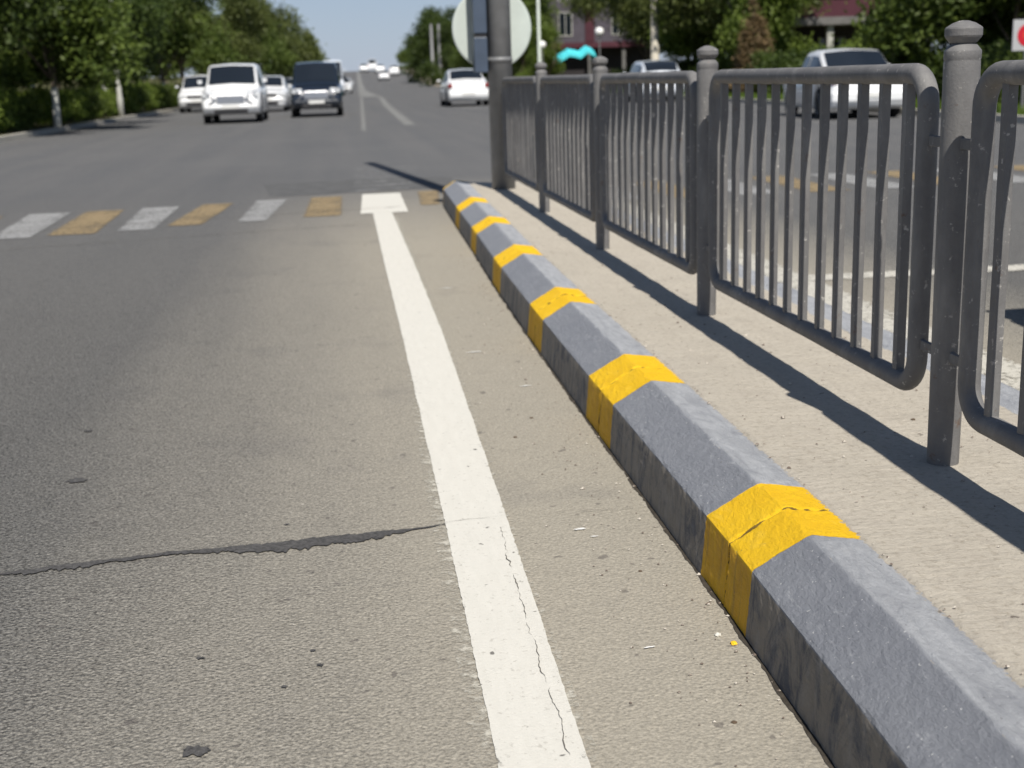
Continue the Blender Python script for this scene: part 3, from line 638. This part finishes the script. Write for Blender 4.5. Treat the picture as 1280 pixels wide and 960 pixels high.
for i, (x, y, h, k, lb) in enumerate([(-5.5, 210, 7, 6, 'small olive tree left of the road near the crest'), (-5, 245, 5.5, 7, 'small round tree at the left of the crest'), (-3.6, 300, 5.5, 6, 'hazy low tree beyond the crest, left of the road'),
        (17, 290, 8, 6, 'low hazy tree right of the road beyond the crest'), (20, 275, 8, 7, 'broad low tree at the right of the crest'), (17.5, 240, 8, 7, 'tree right of the crest behind the twin grey poles'),
        (15.5, 196, 10.8, 8, 'tall dark tree standing behind the twin grey poles'), (16.4, 176, 8.5, 8, 'narrow dark tree right of the twin grey poles'), (17, 160, 8, 8, 'bushy dark tree far behind the round sign'),
        (16.5, 138, 7.4, 7, 'round green tree above the white car driving away'), (19, 125, 8, 8, 'dark tree left of the round sign, behind the white car driving away')]):
    tree(x, y, h, k, False, lb, 'far roadside trees', 1)
rt_ = [(15.3, 108, 8, 7), (16.2, 116, 8, 8), (15.6, 97, 4.6, 5), (19.5, 126, 10, 8), (22, 128, 10, 7)]
for i, (x, y, h, k) in enumerate(rt_): tree(x, y, h, k, False, f'{kn[k]} tree, {NUM[i]} of the clump between round sign and mauve building', 'trees right of the road', 1)
rt_ = [(19.6, 82, 8, 2), (18.9, 70, 8.5, 2), (17.8, 60, 7.6, 5), (20.3, 74, 8.6, 1), (19.8, 62, 8, 1), (17.2, 53.5, 6.5, 5), (22.5, 70, 9, 0), (17.6, 57, 7.5, 2), (25, 85, 10, 0), (28, 95, 11, 2), (31, 92, 11, 0), (24.5, 78, 10, 3), (30.5, 110, 12, 0)]
for i, (x, y, h, k) in enumerate(rt_): tree(x, y, h, k, False, f'{kn[k]} tree, {NUM[i]} of the dense belt behind the far carriageway', 'trees right of the road', 1, .9)
rt_ = [(18.2, 37, 5.8, 5), (17.6, 32.5, 6, 1), (20.5, 38, 7, 0), (19.6, 33, 7, 1), (22.8, 42, 8, 4), (18, 28.5, 6, 2), (25.5, 44, 9, 0), (21, 29.5, 8, 0)]
for i, (x, y, h, k) in enumerate(rt_): tree(x, y, h, k, False, f'{kn[k]} tree, {NUM[i]} of the clump behind the nearest whole fence post', 'trees right of the road', 1.15, .9)
# shrubs
SH = [crown_mesh('foliage', M[m_], 150, 60, boxy(1.0, 1.6, 1.05), .055, .13, 70+i) for i, m_ in enumerate(('leaf_light', 'leaf_mid', 'leaf_dark'))]
def stem_me():
    V, F = merge([tube_mesh([(.3*math.cos(a), .5*math.sin(a), -.05), (.5*math.cos(a), .9*math.sin(a), .7)], [.025, .008], 6) for a in (0, 1.2, 2.5, 3.8, 5.1)])
    me = bpy.data.meshes.new('stems'); me.from_pydata([tuple(v) for v in V], [], F); me.materials.append(M['bark']); return me
STM = stem_me()
def shrub(x, y, s, k, label, group):
    e = empty('shrub', (x, y, gz(y)+.08)); tag(e, label, 'shrub', group); e.scale = (s, s, s)
    for n_, me in (('foliage', SH[k]), ('stems', STM)): o = bpy.data.objects.new(n_, me); C.objects.link(o); o.parent = e
for i in range(14): shrub(-9.35+random.uniform(-.1, .1), 31+i*3.3, random.uniform(.85, 1.1), [0, 0, 1][i % 3], f'low {"bright" if i % 3 < 2 else "mid"} green shrub, {NUM[i]} from the camera in the left kerb hedge', 'hedge shrubs along the left kerb')
for i in range(12): shrub(lerp(RIGHT, 22+i*5)+3.6, 22+i*5, random.uniform(1.1, 1.5), [2, 1, 2][i % 3], f'{"dark" if i % 3 != 1 else "mid"} green shrub, {NUM[i]} from the camera behind the right verge', 'shrubs behind the right verge')
# dry conifer
e = empty('dry_conifer', (16.2, 50, .1)); tag(e, 'narrow brown dried conifer among the green trees behind the fence', 'tree')
o = bpy.data.objects.new('crown', crown_mesh('crown', M['leaf_dry'], 300, 30, cone(.95, 3.9, .2), .06, .10, 99)); C.objects.link(o); o.parent = e
V, F = tube_mesh([(0, 0, -.1), (0, 0, 3.8)], [.08, .02], 8); obj('trunk', V, F, M['bark'], e)
# grass on the right verge
rg = np.random.default_rng(4); N = 26000; gy = 16+rg.uniform(0, 1, N)**1.3*60; gx = np.array([lerp(RIGHT, y) for y in gy])+.25+rg.uniform(0, 3.4, N)
h = rg.uniform(.06, .2, N); an = rg.uniform(0, 6.28, N); wd = .018
V = np.stack([np.stack([gx-np.cos(an)*wd, gy-np.sin(an)*wd, np.full(N, .09)], 1), np.stack([gx+np.cos(an)*wd, gy+np.sin(an)*wd, np.full(N, .09)], 1), np.stack([gx+rg.normal(0, .04, N), gy+rg.normal(0, .04, N), .1+h], 1)], 1).reshape(-1, 3)
tag(obj('grass', V.tolist(), np.arange(3*N).reshape(-1, 3).tolist(), M['grass'], attrs={'tone': np.repeat(rg.uniform(0, 1, N), 3)}), 'short bright green grass on the verge beyond the far carriageway', 'grass', kind='stuff')

# ------------------------------------------------------------------ buildings
mauve = mat_plain('mauve_render', (.085, .075, .092), .8, .3, 0, .15, 1.5, .004); maroon = mat_plain('maroon_cladding', (.07, .018, .028), .6, .4, 0, .2, 1)
greyw = mat_plain('grey_wall', (.16, .155, .15), .85, .2, 0, .2, 1.5); palec = mat_plain('pale_column_paint', (.42, .42, .38), .7, .3, 0, .1, 3); dkwall = mat_plain('dark_shop_wall', (.03, .026, .028), .7, .3, 0, .3, 1)
turq = mat_plain('turquoise_canvas', (.08, .62, .70), .7, .3, 0, .08, 3)
def window(par, x, y, z, w_, h_, mat=None):
    bm = bmesh.new(); t_ = .08
    box(bm, x-w_/2, x+w_/2, y-.06, y+.02, z+h_-t_, z+h_); box(bm, x-w_/2, x+w_/2, y-.06, y+.02, z, z+t_); box(bm, x-w_/2, x-w_/2+t_, y-.06, y+.02, z+t_, z+h_-t_); box(bm, x+w_/2-t_, x+w_/2, y-.06, y+.02, z+t_, z+h_-t_); box(bm, x-.03, x+.03, y-.055, y+.02, z+t_, z+h_-t_)
    f = bobj('window', bm, mat or palec, par); bm = bmesh.new(); box(bm, x-w_/2+t_, x+w_/2-t_, y-.02, y+.01, z+t_, z+h_-t_); bobj('pane', bm, M['glass'], f)
b1 = empty('mauve_building', (18.2, 112, 0)); tag(b1, 'mauve grey building with dark tall windows behind the turquoise awning', 'building')
bm = bmesh.new(); box(bm, 0, 9.5, 0, 9, 3.4, 10); bobj('upper_wall', bm, mauve, b1)
bm = bmesh.new(); box(bm, .3, 9.2, 1.2, 9, 0, 3.4); bobj('ground_floor_wall', bm, dkwall, b1)
bm = bmesh.new(); box(bm, -.3, 9.8, -.35, 9.2, 10, 10.35); bobj('roof', bm, greyw, b1)
bm = bmesh.new(); box(bm, -.1, 9.6, -.12, .0, 3.3, 3.75); bobj('string_course', bm, maroon, b1)
for x in (1.4, 6.0, 8.2): window(b1, x, 0, 4.3, 1.2, 2.0); window(b1, x, 0, 7.2, 1.2, 2.0)
bm = bmesh.new(); box(bm, 3.1, 3.9, -.10, 0, 3.8, 10); bobj('window_strip', bm, maroon, b1)
for x in (.5, 3.5, 6.5, 9): bm = bmesh.new(); box(bm, x-.15, x+.15, .1, .4, 0, 3.3, .01); bobj('column', bm, greyw, b1)
aw = empty('market_awning', (18.1, 100, 0)); tag(aw, 'turquoise two-peaked canvas awning in front of the mauve grey building', 'awning')
pts = [(-1.7, 2.2), (-1.2, 2.65), (-.5, 3.05), (0, 2.95), (.35, 2.85), (.9, 3.25), (1.45, 3.0), (1.6, 2.45)]
V = []; F = []
for j, (dy, dz) in enumerate(((-1.1, -.35), (0, 0), (1.2, -.3))):
    for x, z in pts: V.append((x, dy, z+dz))
for j in range(2):
    for i in range(len(pts)-1): k = j*8+i; F.append((k, k+1, k+9, k+8))
for j in range(0, 1):
    n0 = len(V)
    for x, z in pts: V.append((x, -1.12, z-.6))
    for i in range(7): F.append((n0+i, n0+i+1, i+1, i))
o = obj('canvas', V, F, turq, aw); sm = o.modifiers.new('thick', 'SOLIDIFY'); sm.thickness = .02
for x, y in ((-1.5, -1), (1.5, -1), (-1.5, 1), (1.5, 1)): V, F = tube_mesh([(x, y, -.1), (x, y, 2.2)], .035, 8); obj('leg', V, F, M['pole'], aw)
st = empty('goods_table', (18.3, 99.2, .0)); tag(st, 'dark table standing under the turquoise awning', 'table')
bm = bmesh.new(); box(bm, -1.2, 1.2, -.5, .5, .72, .78, .01); bobj('tabletop', bm, greyw, st)
for x, y in ((-1.1, -.4), (1.1, -.4), (-1.1, .4), (1.1, .4)): bm = bmesh.new(); box(bm, x-.03, x+.03, y-.03, y+.03, -.02, .72); bobj('leg', bm, M['plastic'], st)
b2 = empty('maroon_building', (21.6, 60, 0)); tag(b2, 'dark building with maroon overhanging upper storey and pale front column', 'building')
bm = bmesh.new(); box(bm, -.4, 7, 0, 7, 3.35, 7.5); bobj('upper_storey', bm, maroon, b2)
bm = bmesh.new(); box(bm, -.5, 7.1, -.25, 7.1, 3.0, 3.35); bobj('fascia', bm, greyw, b2)
bm = bmesh.new(); box(bm, -.2, 6.9, 2.6, 6.9, 0, 3.0); bobj('ground_floor_wall', bm, dkwall, b2)
bm = bmesh.new(); box(bm, -.6, 7.2, -.4, 7.2, 7.5, 7.8); bobj('roof', bm, greyw, b2)
for x, m_, r in ((1.55, palec, .15), (3.75, greyw, .12), (6.4, greyw, .12)): bm = bmesh.new(); box(bm, x-r, x+r, .0, .3, 0, 3.0, .01); bobj('column', bm, m_, b2)
for x in (.4, 1.9, 4.3, 5.7): window(b2, x, 0, 4.2, 1.1, 1.9, greyw)
window(b2, 2.6, 2.6, .3, 1.4, 2.2, greyw); window(b2, 5.0, 2.6, .6, 1.6, 1.8, greyw)
bm = bmesh.new(); box(bm, .4, 1.35, 1.2, 2.6, 1.7, 1.95); box(bm, .4, 1.35, 1.2, 2.6, 1.05, 1.3); bobj('wall_unit', bm, greyw, b2)

# ------------------------------------------------------------------ lamp poles, globes, sign
def lamp_pole(name, x, y, h, r, mat, label, arm=True, cat='street lamp'):
    e = empty(name, (x, y, gz(y))); tag(e, label, cat)
    V, F = lathe([(r*1.25, 0), (r*1.2, .8), (r, .85), (r*.6, h)], 16); obj('shaft', V, F, mat, e, True)
    if arm:
        s = -1 if x > 3 else 1; V, F = tube_mesh([(0, 0, h-.1), (s*.5, 0, h+.5), (s*1.8, 0, h+.7)], r*.4, 8); obj('arm', V, F, mat, e)
        bm = bmesh.new(); box(bm, min(s*1.6, s*2.3), max(s*1.6, s*2.3), -.13, .13, h+.62, h+.76, .03); bobj('lamp_head', bm, M['pole'], e)
    return e
ptan = mat_plain('tan_concrete_pole', (.5, .46, .38), .8, .2, 0, .1, 3); pgr = mat_plain('pale_green_paint', (.5, .55, .50), .6, .3, 0, .08, 3)
lamp_pole('street_lamp', 14.2, 58, 8.5, .19, ptan, 'tan concrete street lamp pole above the small white car on the far carriageway')
lamp_pole('street_lamp', 13.9, 90, 8, .13, pgr, 'pale thin street lamp pole just right of the round sign', False)
lamp_pole('street_lamp', -7.75, 146, 12.5, .2, pgr, 'pale street lamp pole rising in front of the large round roadside tree')
lamp_pole('utility_pole', 12.75, 176, 8, .26, M['pole'], 'left one of the twin grey poles at the right edge of the far road', False, 'pole')
lamp_pole('utility_pole', 13.75, 176, 8, .26, M['pole'], 'right one of the twin grey poles at the right edge of the far road', False, 'pole')
lamp_pole('utility_pole', -6.85, 42, 9, .09, palec, 'thin pale pole rising through the trees behind the left kerb', False, 'pole').location = (-7.95, 49.7, 0)
gl = mat_plain('white_lamp_globe', (.9, .9, .88), .3, .5, 0, .02, 3)
for x, y, z, lb in ((14.15, 90.3, 3.15, 'round white globe lamp on a thin post right of the round sign'), (16.1, 80, 3.6, 'small round white globe lamp before the mauve grey building')):
    e = empty('globe_lamp', (x, y, 0)); tag(e, lb, 'lamp'); V, F = lathe([(.06, 0), (.04, z-.25), (.08, z-.22)], 12); obj('post', V, F, M['pole'], e)
    bm = bmesh.new(); bmesh.ops.create_uvsphere(bm, u_segments=20, v_segments=12, radius=.27, matrix=Matrix.Translation((0, 0, z))); bobj('globe', bm, gl, e, True)
e = empty('red_circle_sign', (13.20, 24, 0)); tag(e, 'small white square sign with a red circle at the right edge of the photo', 'traffic sign'); wsg = mat_plain('white_sign_face', (.42, .42, .43), .5, .4, 0, .05, 4); rsg = mat_plain('red_sign_face', (.5, .015, .03), .5, .4, 0, .05, 4)
bm = bmesh.new(); box(bm, -.3, .3, -.02, 0, 1.28, 1.86, .004); bobj('panel', bm, wsg, e)
V, F = lathe([(.001, 0), (.21, 0), (.21, .006), (.001, .006)], 40); V = [(v[0], -.022-v[2], v[1]+1.57) for v in V]; obj('red_disc', V, F, rsg, e)
V, F = lathe([(.001, 0), (.10, 0), (.10, .004), (.001, .004)], 32); V = [(v[0]+.0, -.0285-v[2], v[1]+1.57) for v in V]; obj('disc_centre', V, F, mat_plain('orange_red_face', (.6, .06, .03), .5), e)
V, F = tube_mesh([(0, .03, -.05), (0, .03, 1.9)], .03, 10); obj('post', V, F, M['pole'], e)

# ------------------------------------------------------------------ vehicles
def make_car(kind, paint, label, group, x, y, heading, L=4.4, W=1.78, Hh=1.45, front_big=False):
    """heading 0: nose towards +Y. Built nose at +L/2."""
    root = empty('car', (x, y, gz(y)+.004), heading); tag(root, label, 'car', group)
    hw = W/2; h = Hh
    # stations from tail to nose: (s along, belt z, top z, roof halfwidth factor, body halfwidth factor)
    if kind == 'sedan': ST = [(-.5, .62, .74, .70, .84), (-.485, .86, .93, .76, .93), (-.36, .92, .99, .80, .99), (-.33, .93, 1.0, .80, 1), (-.17, .93, h-.04, .72, 1), (-.05, .93, h, .73, 1), (.07, .92, h-.03, .74, 1), (.23, .90, .97, .80, 1), (.28, .86, .92, .80, .99), (.44, .74, .80, .76, .94), (.495, .52, .62, .62, .80)]
    elif kind == 'suv': ST = [(-.5, .70, .80, .74, .88), (-.485, 1.0, 1.08, .80, .96), (-.47, 1.02, 1.25, .80, .98), (-.40, 1.03, h-.06, .76, 1), (-.2, 1.03, h, .78, 1), (0, 1.03, h, .78, 1), (.12, 1.02, h-.04, .77, 1), (.26, 1.0, 1.07, .84, 1), (.31, .97, 1.03, .86, 1), (.45, .88, .95, .84, .97), (.495, .60, .76, .74, .88)]
    else: ST = [(-.5, .60, .75, .74, .86), (-.485, .95, 1.0, .78, .94), (-.42, .96, h-.2, .74, .98), (-.34, .96, h-.05, .74, 1), (-.15, .96, h, .75, 1), (0, .95, h, .75, 1), (.10, .94, h-.04, .74, 1), (.27, .90, .98, .82, 1), (.32, .86, .92, .82, .99), (.45, .76, .82, .78, .95), (.495, .52, .62, .66, .82)]
    wy = (-L*.31, L*.31); wr = .33 if kind != 'suv' else .37
    # dense stations
    ss = []
    for i in range(len(ST)-1):
        n = max(1, int((ST[i+1][0]-ST[i][0])*L/.09))
        for q in range(n): f = q/n; ss.append(tuple(ST[i][k]*(1-f)+ST[i+1][k]*f for k in range(5)))
    ss.append(ST[-1])
    V = []; F = []; zs0 = .20 if kind != 'suv' else .26
    ring = 8
    for (s, bz, tz, rf, bf) in ss:
        yy = s*L; zb = zs0+(.06 if abs(s) > .47 else 0)
        for c0 in wy:
            d = abs(yy-c0)
            if d < wr+.05: zb = max(zb, math.sqrt(max(0, (wr+.05)**2-d*d))+wr*.98)
        zb = min(zb, bz-.1); w1 = hw*bf
        R8 = [(w1*.90, zb), (w1*.985, zb+.03), (w1, (zb+bz)/2), (w1*.975, bz-.03), (w1*.94, bz), (w1*rf*1.02, tz-.05*(tz-bz > .2)), (w1*rf*.94, tz-.01), (0, tz+.025)]
        for (a, z) in R8: V.append((a, yy, z))
        for (a, z) in R8[:-1][::-1]: V.append((-a, yy, z))
    n = 15
    for j in range(len(ss)-1):
        for i in range(n-1): k = j*n+i; F.append((k, k+n, k+n+1, k+1))
        F.append((j*n, j*n+n-1, (j+1)*n+n-1, (j+1)*n))
    F.append(tuple(range(n))); F.append(tuple((len(ss)-1)*n+i for i in range(n-1, -1, -1)))
    obj('body', V, F, paint, root, True)
    # windows from the same stations, standing a little proud
    def at(s):
        for a, b in zip(ST, ST[1:]):
            if s <= b[0]: f = (s-a[0])/(b[0]-a[0]); return tuple(a[k]*(1-f)+b[k]*f for k in range(5))
        return ST[-1]
    cab = {'sedan': (-.29, .19, -.17, .07, -.32, .225), 'suv': (-.42, .22, -.40, .12, -.47, .255), 'hatch': (-.40, .22, -.34, .10, -.47, .265)}[kind]
    for sg_ in (1, -1):
        for (s0, s1) in ((cab[0], -.055), (-.035, cab[1])):
            V = []; F = []; N = 10
            for i in range(N+1):
                s = s0+(s1-s0)*i/N; q = at(s); w1 = hw*q[4]; a0, z0 = w1*.945, q[1]+.03; a1, z1 = w1*q[3]*1.02, q[2]-.05
                if z1-z0 < .03: z1 = z0+.03
                top = .86; V.append((sg_*(a0+.012), s*L, z0)); V.append((sg_*(a0+(a1-a0)*top+.012), s*L, z0+(z1-z0)*top))
            for i in range(N): F.append((2*i, 2*i+2, 2*i+3, 2*i+1) if sg_ > 0 else (2*i, 2*i+1, 2*i+3, 2*i+2))
            obj('side_window', V, F, M['glass'], root, True)
    def screen(s0, s1, name):
        V = []; F = []; N = 8
        for i in range(N+1):
            s = s0+(s1-s0)*(.06+.86*i/N); q = at(s); wt = hw*q[4]*q[3]*.93
            for u in (-1, -.5, 0, .5, 1): V.append((u*wt*1.02, s*L, q[2]+.010+.032*(1-abs(u))+(.006 if abs(u) < 1 else 0)))
        for i in range(N):
            for k in range(4): a = i*5+k; F.append((a, a+1, a+6, a+5))
        V2 = [(v[0], v[1]+(.02 if s1 < s0 else -.02), v[2]) for v in V]
        o = obj(name, V, F, M['glass'], root, True); return o
    screen(cab[5]-.0, cab[3]+.0, 'windshield'); screen(cab[4], cab[2], 'rear_window')
    yn = L*.497; yt = -L*.5
    # lamps
    for sg_ in (1, -1):
        bm = bmesh.new(); zz = .70 if kind != 'suv' else .86; box(bm, min(sg_*hw*.52, sg_*hw*.90), max(sg_*hw*.52, sg_*hw*.90), yn-.22, yn-.02, zz-.09, zz+.07, .02); bobj('headlight', bm, M['lamp_glass'], root)
        bm = bmesh.new(); zz = .82 if kind != 'suv' else 1.0; box(bm, min(sg_*hw*.74, sg_*hw*.93), max(sg_*hw*.74, sg_*hw*.93), yt-.01, yt+.18, zz-.09, zz+.08, .02); bobj('taillight', bm, M['red_lamp'], root)
        V, F = merge([tube_mesh([(sg_*(hw*.9), .19*L, .98*h/1.45), (sg_*(hw+.06), .19*L, 1.0*h/1.45)], .02, 6)]); bm = bmesh.new(); box(bm, min(sg_*(hw+.02), sg_*(hw+.15)), max(sg_*(hw+.02), sg_*(hw+.15)), .175*L, .205*L, .97*h/1.45, 1.06*h/1.45, .02); bobj('mirror', bm, paint, root)
        for yy in (-.1, .13):
            bm = bmesh.new(); hz = ST[4][1]-.1; box(bm, min(sg_*hw*.97, sg_*(hw+.015)), max(sg_*hw*.97, sg_*(hw+.015)), yy*L-.08, yy*L+.08, hz-.015, hz+.015, .005); bobj('door_handle', bm, paint, root)
    fb = front_big
    bm = bmesh.new(); box(bm, -hw*(.5 if not fb else .46), hw*(.5 if not fb else .46), yn-.1, yn+.012, .60 if not fb else .58, .74 if not fb else .84, .02); gr = bobj('grille', bm, M['chrome'] if fb else M['plastic'], root)
    bm = bmesh.new(); box(bm, -hw*.55, hw*.55, yn-.08, yn+.015, .28, .42, .02); bobj('lower_intake', bm, M['plastic'], root)
    bm = bmesh.new(); box(bm, -hw*.86, hw*.86, yn-.2, yn+.03, .42, .55, .04); bobj('front_bumper', bm, paint, root)
    bm = bmesh.new(); box(bm, -hw*.9, hw*.9, yt-.03, yt+.25, .34, .58, .05); bobj('rear_bumper', bm, paint, root)
    for yy in (yn+.032, yt-.045): bm = bmesh.new(); box(bm, -.26, .26, yy-.006, yy+.006, .44, .55, .003); bobj('number_plate', bm, M['plate'], root)
    if fb:
        for sg_ in (1, -1):
            V, F = tube_mesh([(sg_*hw*.86, yn-.06, .93), (sg_*hw*.5, yn+.02, .72), (sg_*hw*.86, yn-.03, .42)], .035, 8); obj('chrome_trim', V, F, M['chrome'], root, True)
    for c0 in wy:
        for sg_ in (1, -1):
            e = bpy.data.objects.new('wheel', None); C.objects.link(e); e.parent = root; e.location = (sg_*(hw-.12), c0, wr-.004)
            pr = [(wr*.62, -.1), (wr*.93, -.1), (wr, -.07), (wr, .07), (wr*.93, .1), (wr*.62, .1)]
            V, F = lathe(pr, 24); V = [(v[2], v[0], v[1]) for v in V]; obj('tyre', V, F, M['rubber'], e, False)
            pr = [(.01, .085), (wr*.2, .09), (wr*.5, .075), (wr*.62, .105), (wr*.64, .09)]
            V, F = lathe(pr, 20); V = [(sg_*v[2], v[0], v[1]) for v in V]; obj('rim', V, F, M['rim'], e, False)
    # dark floor and wheel housings
    bm = bmesh.new(); box(bm, -hw*.80, hw*.80, -L*.46, L*.46, zs0+.02, .55, .02); bobj('underbody', bm, M['plastic'], root)
    return root
G1 = 'cars coming towards the camera on the left carriageway'; G2 = 'cars driving away on the right carriageway'
PI = math.pi
make_car('suv', M['white_car'], 'white people carrier with big chrome framed grille, in front of the oncoming traffic', G1, -3.2, 42.2, PI, 4.5, 1.80, 1.76, True)
make_car('suv', M['dark_car'], 'dark blue black people carrier with chrome grille driving towards the camera', G1, -.72, 46.2, PI, 4.5, 1.76, 1.80, 'chrome')
make_car('hatch', M['white_car'], 'white hatchback at the left kerb, half hidden behind the white people carrier', G1, -6.15, 61, PI, 4.1, 1.75, 1.6)
make_car('sedan', M['white_car'], 'white sedan right behind the white people carrier', G1, -2.95, 57, PI, 4.5, 1.78, 1.45)
make_car('sedan', M['white_car'], 'white sedan between the white and the dark people carriers, farther back', G1, -3.1, 86, PI, 4.4, 1.75, 1.45)
make_car('hatch', M['silver_car'], 'silver white hatchback directly behind that farther white sedan', G1, -3.6, 97, PI, 4.1, 1.72, 1.5)
make_car('suv', M['silver_car'], 'tall white car just behind the roof of the dark people carrier', G1, -.35, 112, PI, 4.6, 1.9, 2.9)
make_car('sedan', M['white_car'], 'white sedan visible right of the dark people carrier, far back', G1, .55, 130, PI, 4.4, 1.75, 1.45)
make_car('hatch', M['silver_car'], 'silver white hatchback farthest right of the oncoming cars below the crest', G1, .9, 158, PI, 4.2, 1.75, 1.5)
make_car('sedan', M['white_car'], 'white sedan driving away just left of the thick pole', G2, 5.2, 54.6, 0, 4.4, 1.76, 1.46)
make_car('sedan', M['white_car'], 'white car driving away far up the slope, nearest of the small distant group', G2, 7.6, 217, 0, 4.4, 1.8, 1.5)
make_car('suv', M['white_car'], 'white tall car driving away, right of the small distant group', G2, 10.1, 236, 0, 4.5, 1.8, 1.75)
make_car('sedan', M['white_car'], 'white car at the crest beside the centre line', G2, 5.3, 258, 0, 4.4, 1.8, 1.5)
make_car('suv', M['white_car'], 'tall white van-like car highest at the crest', G2, 7.0, 262, 0, 4.6, 1.9, 2.2)
make_car('hatch', M['white_car'], 'white hatchback at the crest between the tall car and the distant group', G2, 8.1, 250, 0, 4.2, 1.8, 1.5)
make_car('hatch', M['silver_car'], 'silver white small car on the far carriageway, roof showing above the fence rail', G2, 12.0, 49.5, -.05, 4.1, 1.72, 1.52)
make_car('sedan', M['white_car'], 'white sedan seen from behind through the bars of the nearest whole fence panel', G2, 11.3, 28.6, -.11, 4.5, 1.78, 1.46)
make_car('sedan', M['silver_car'], 'white sedan just outside the right edge, only its shadow reaching into the photo', G2, 3.74, 2.75, 0, 4.4, 1.78, 1.45)
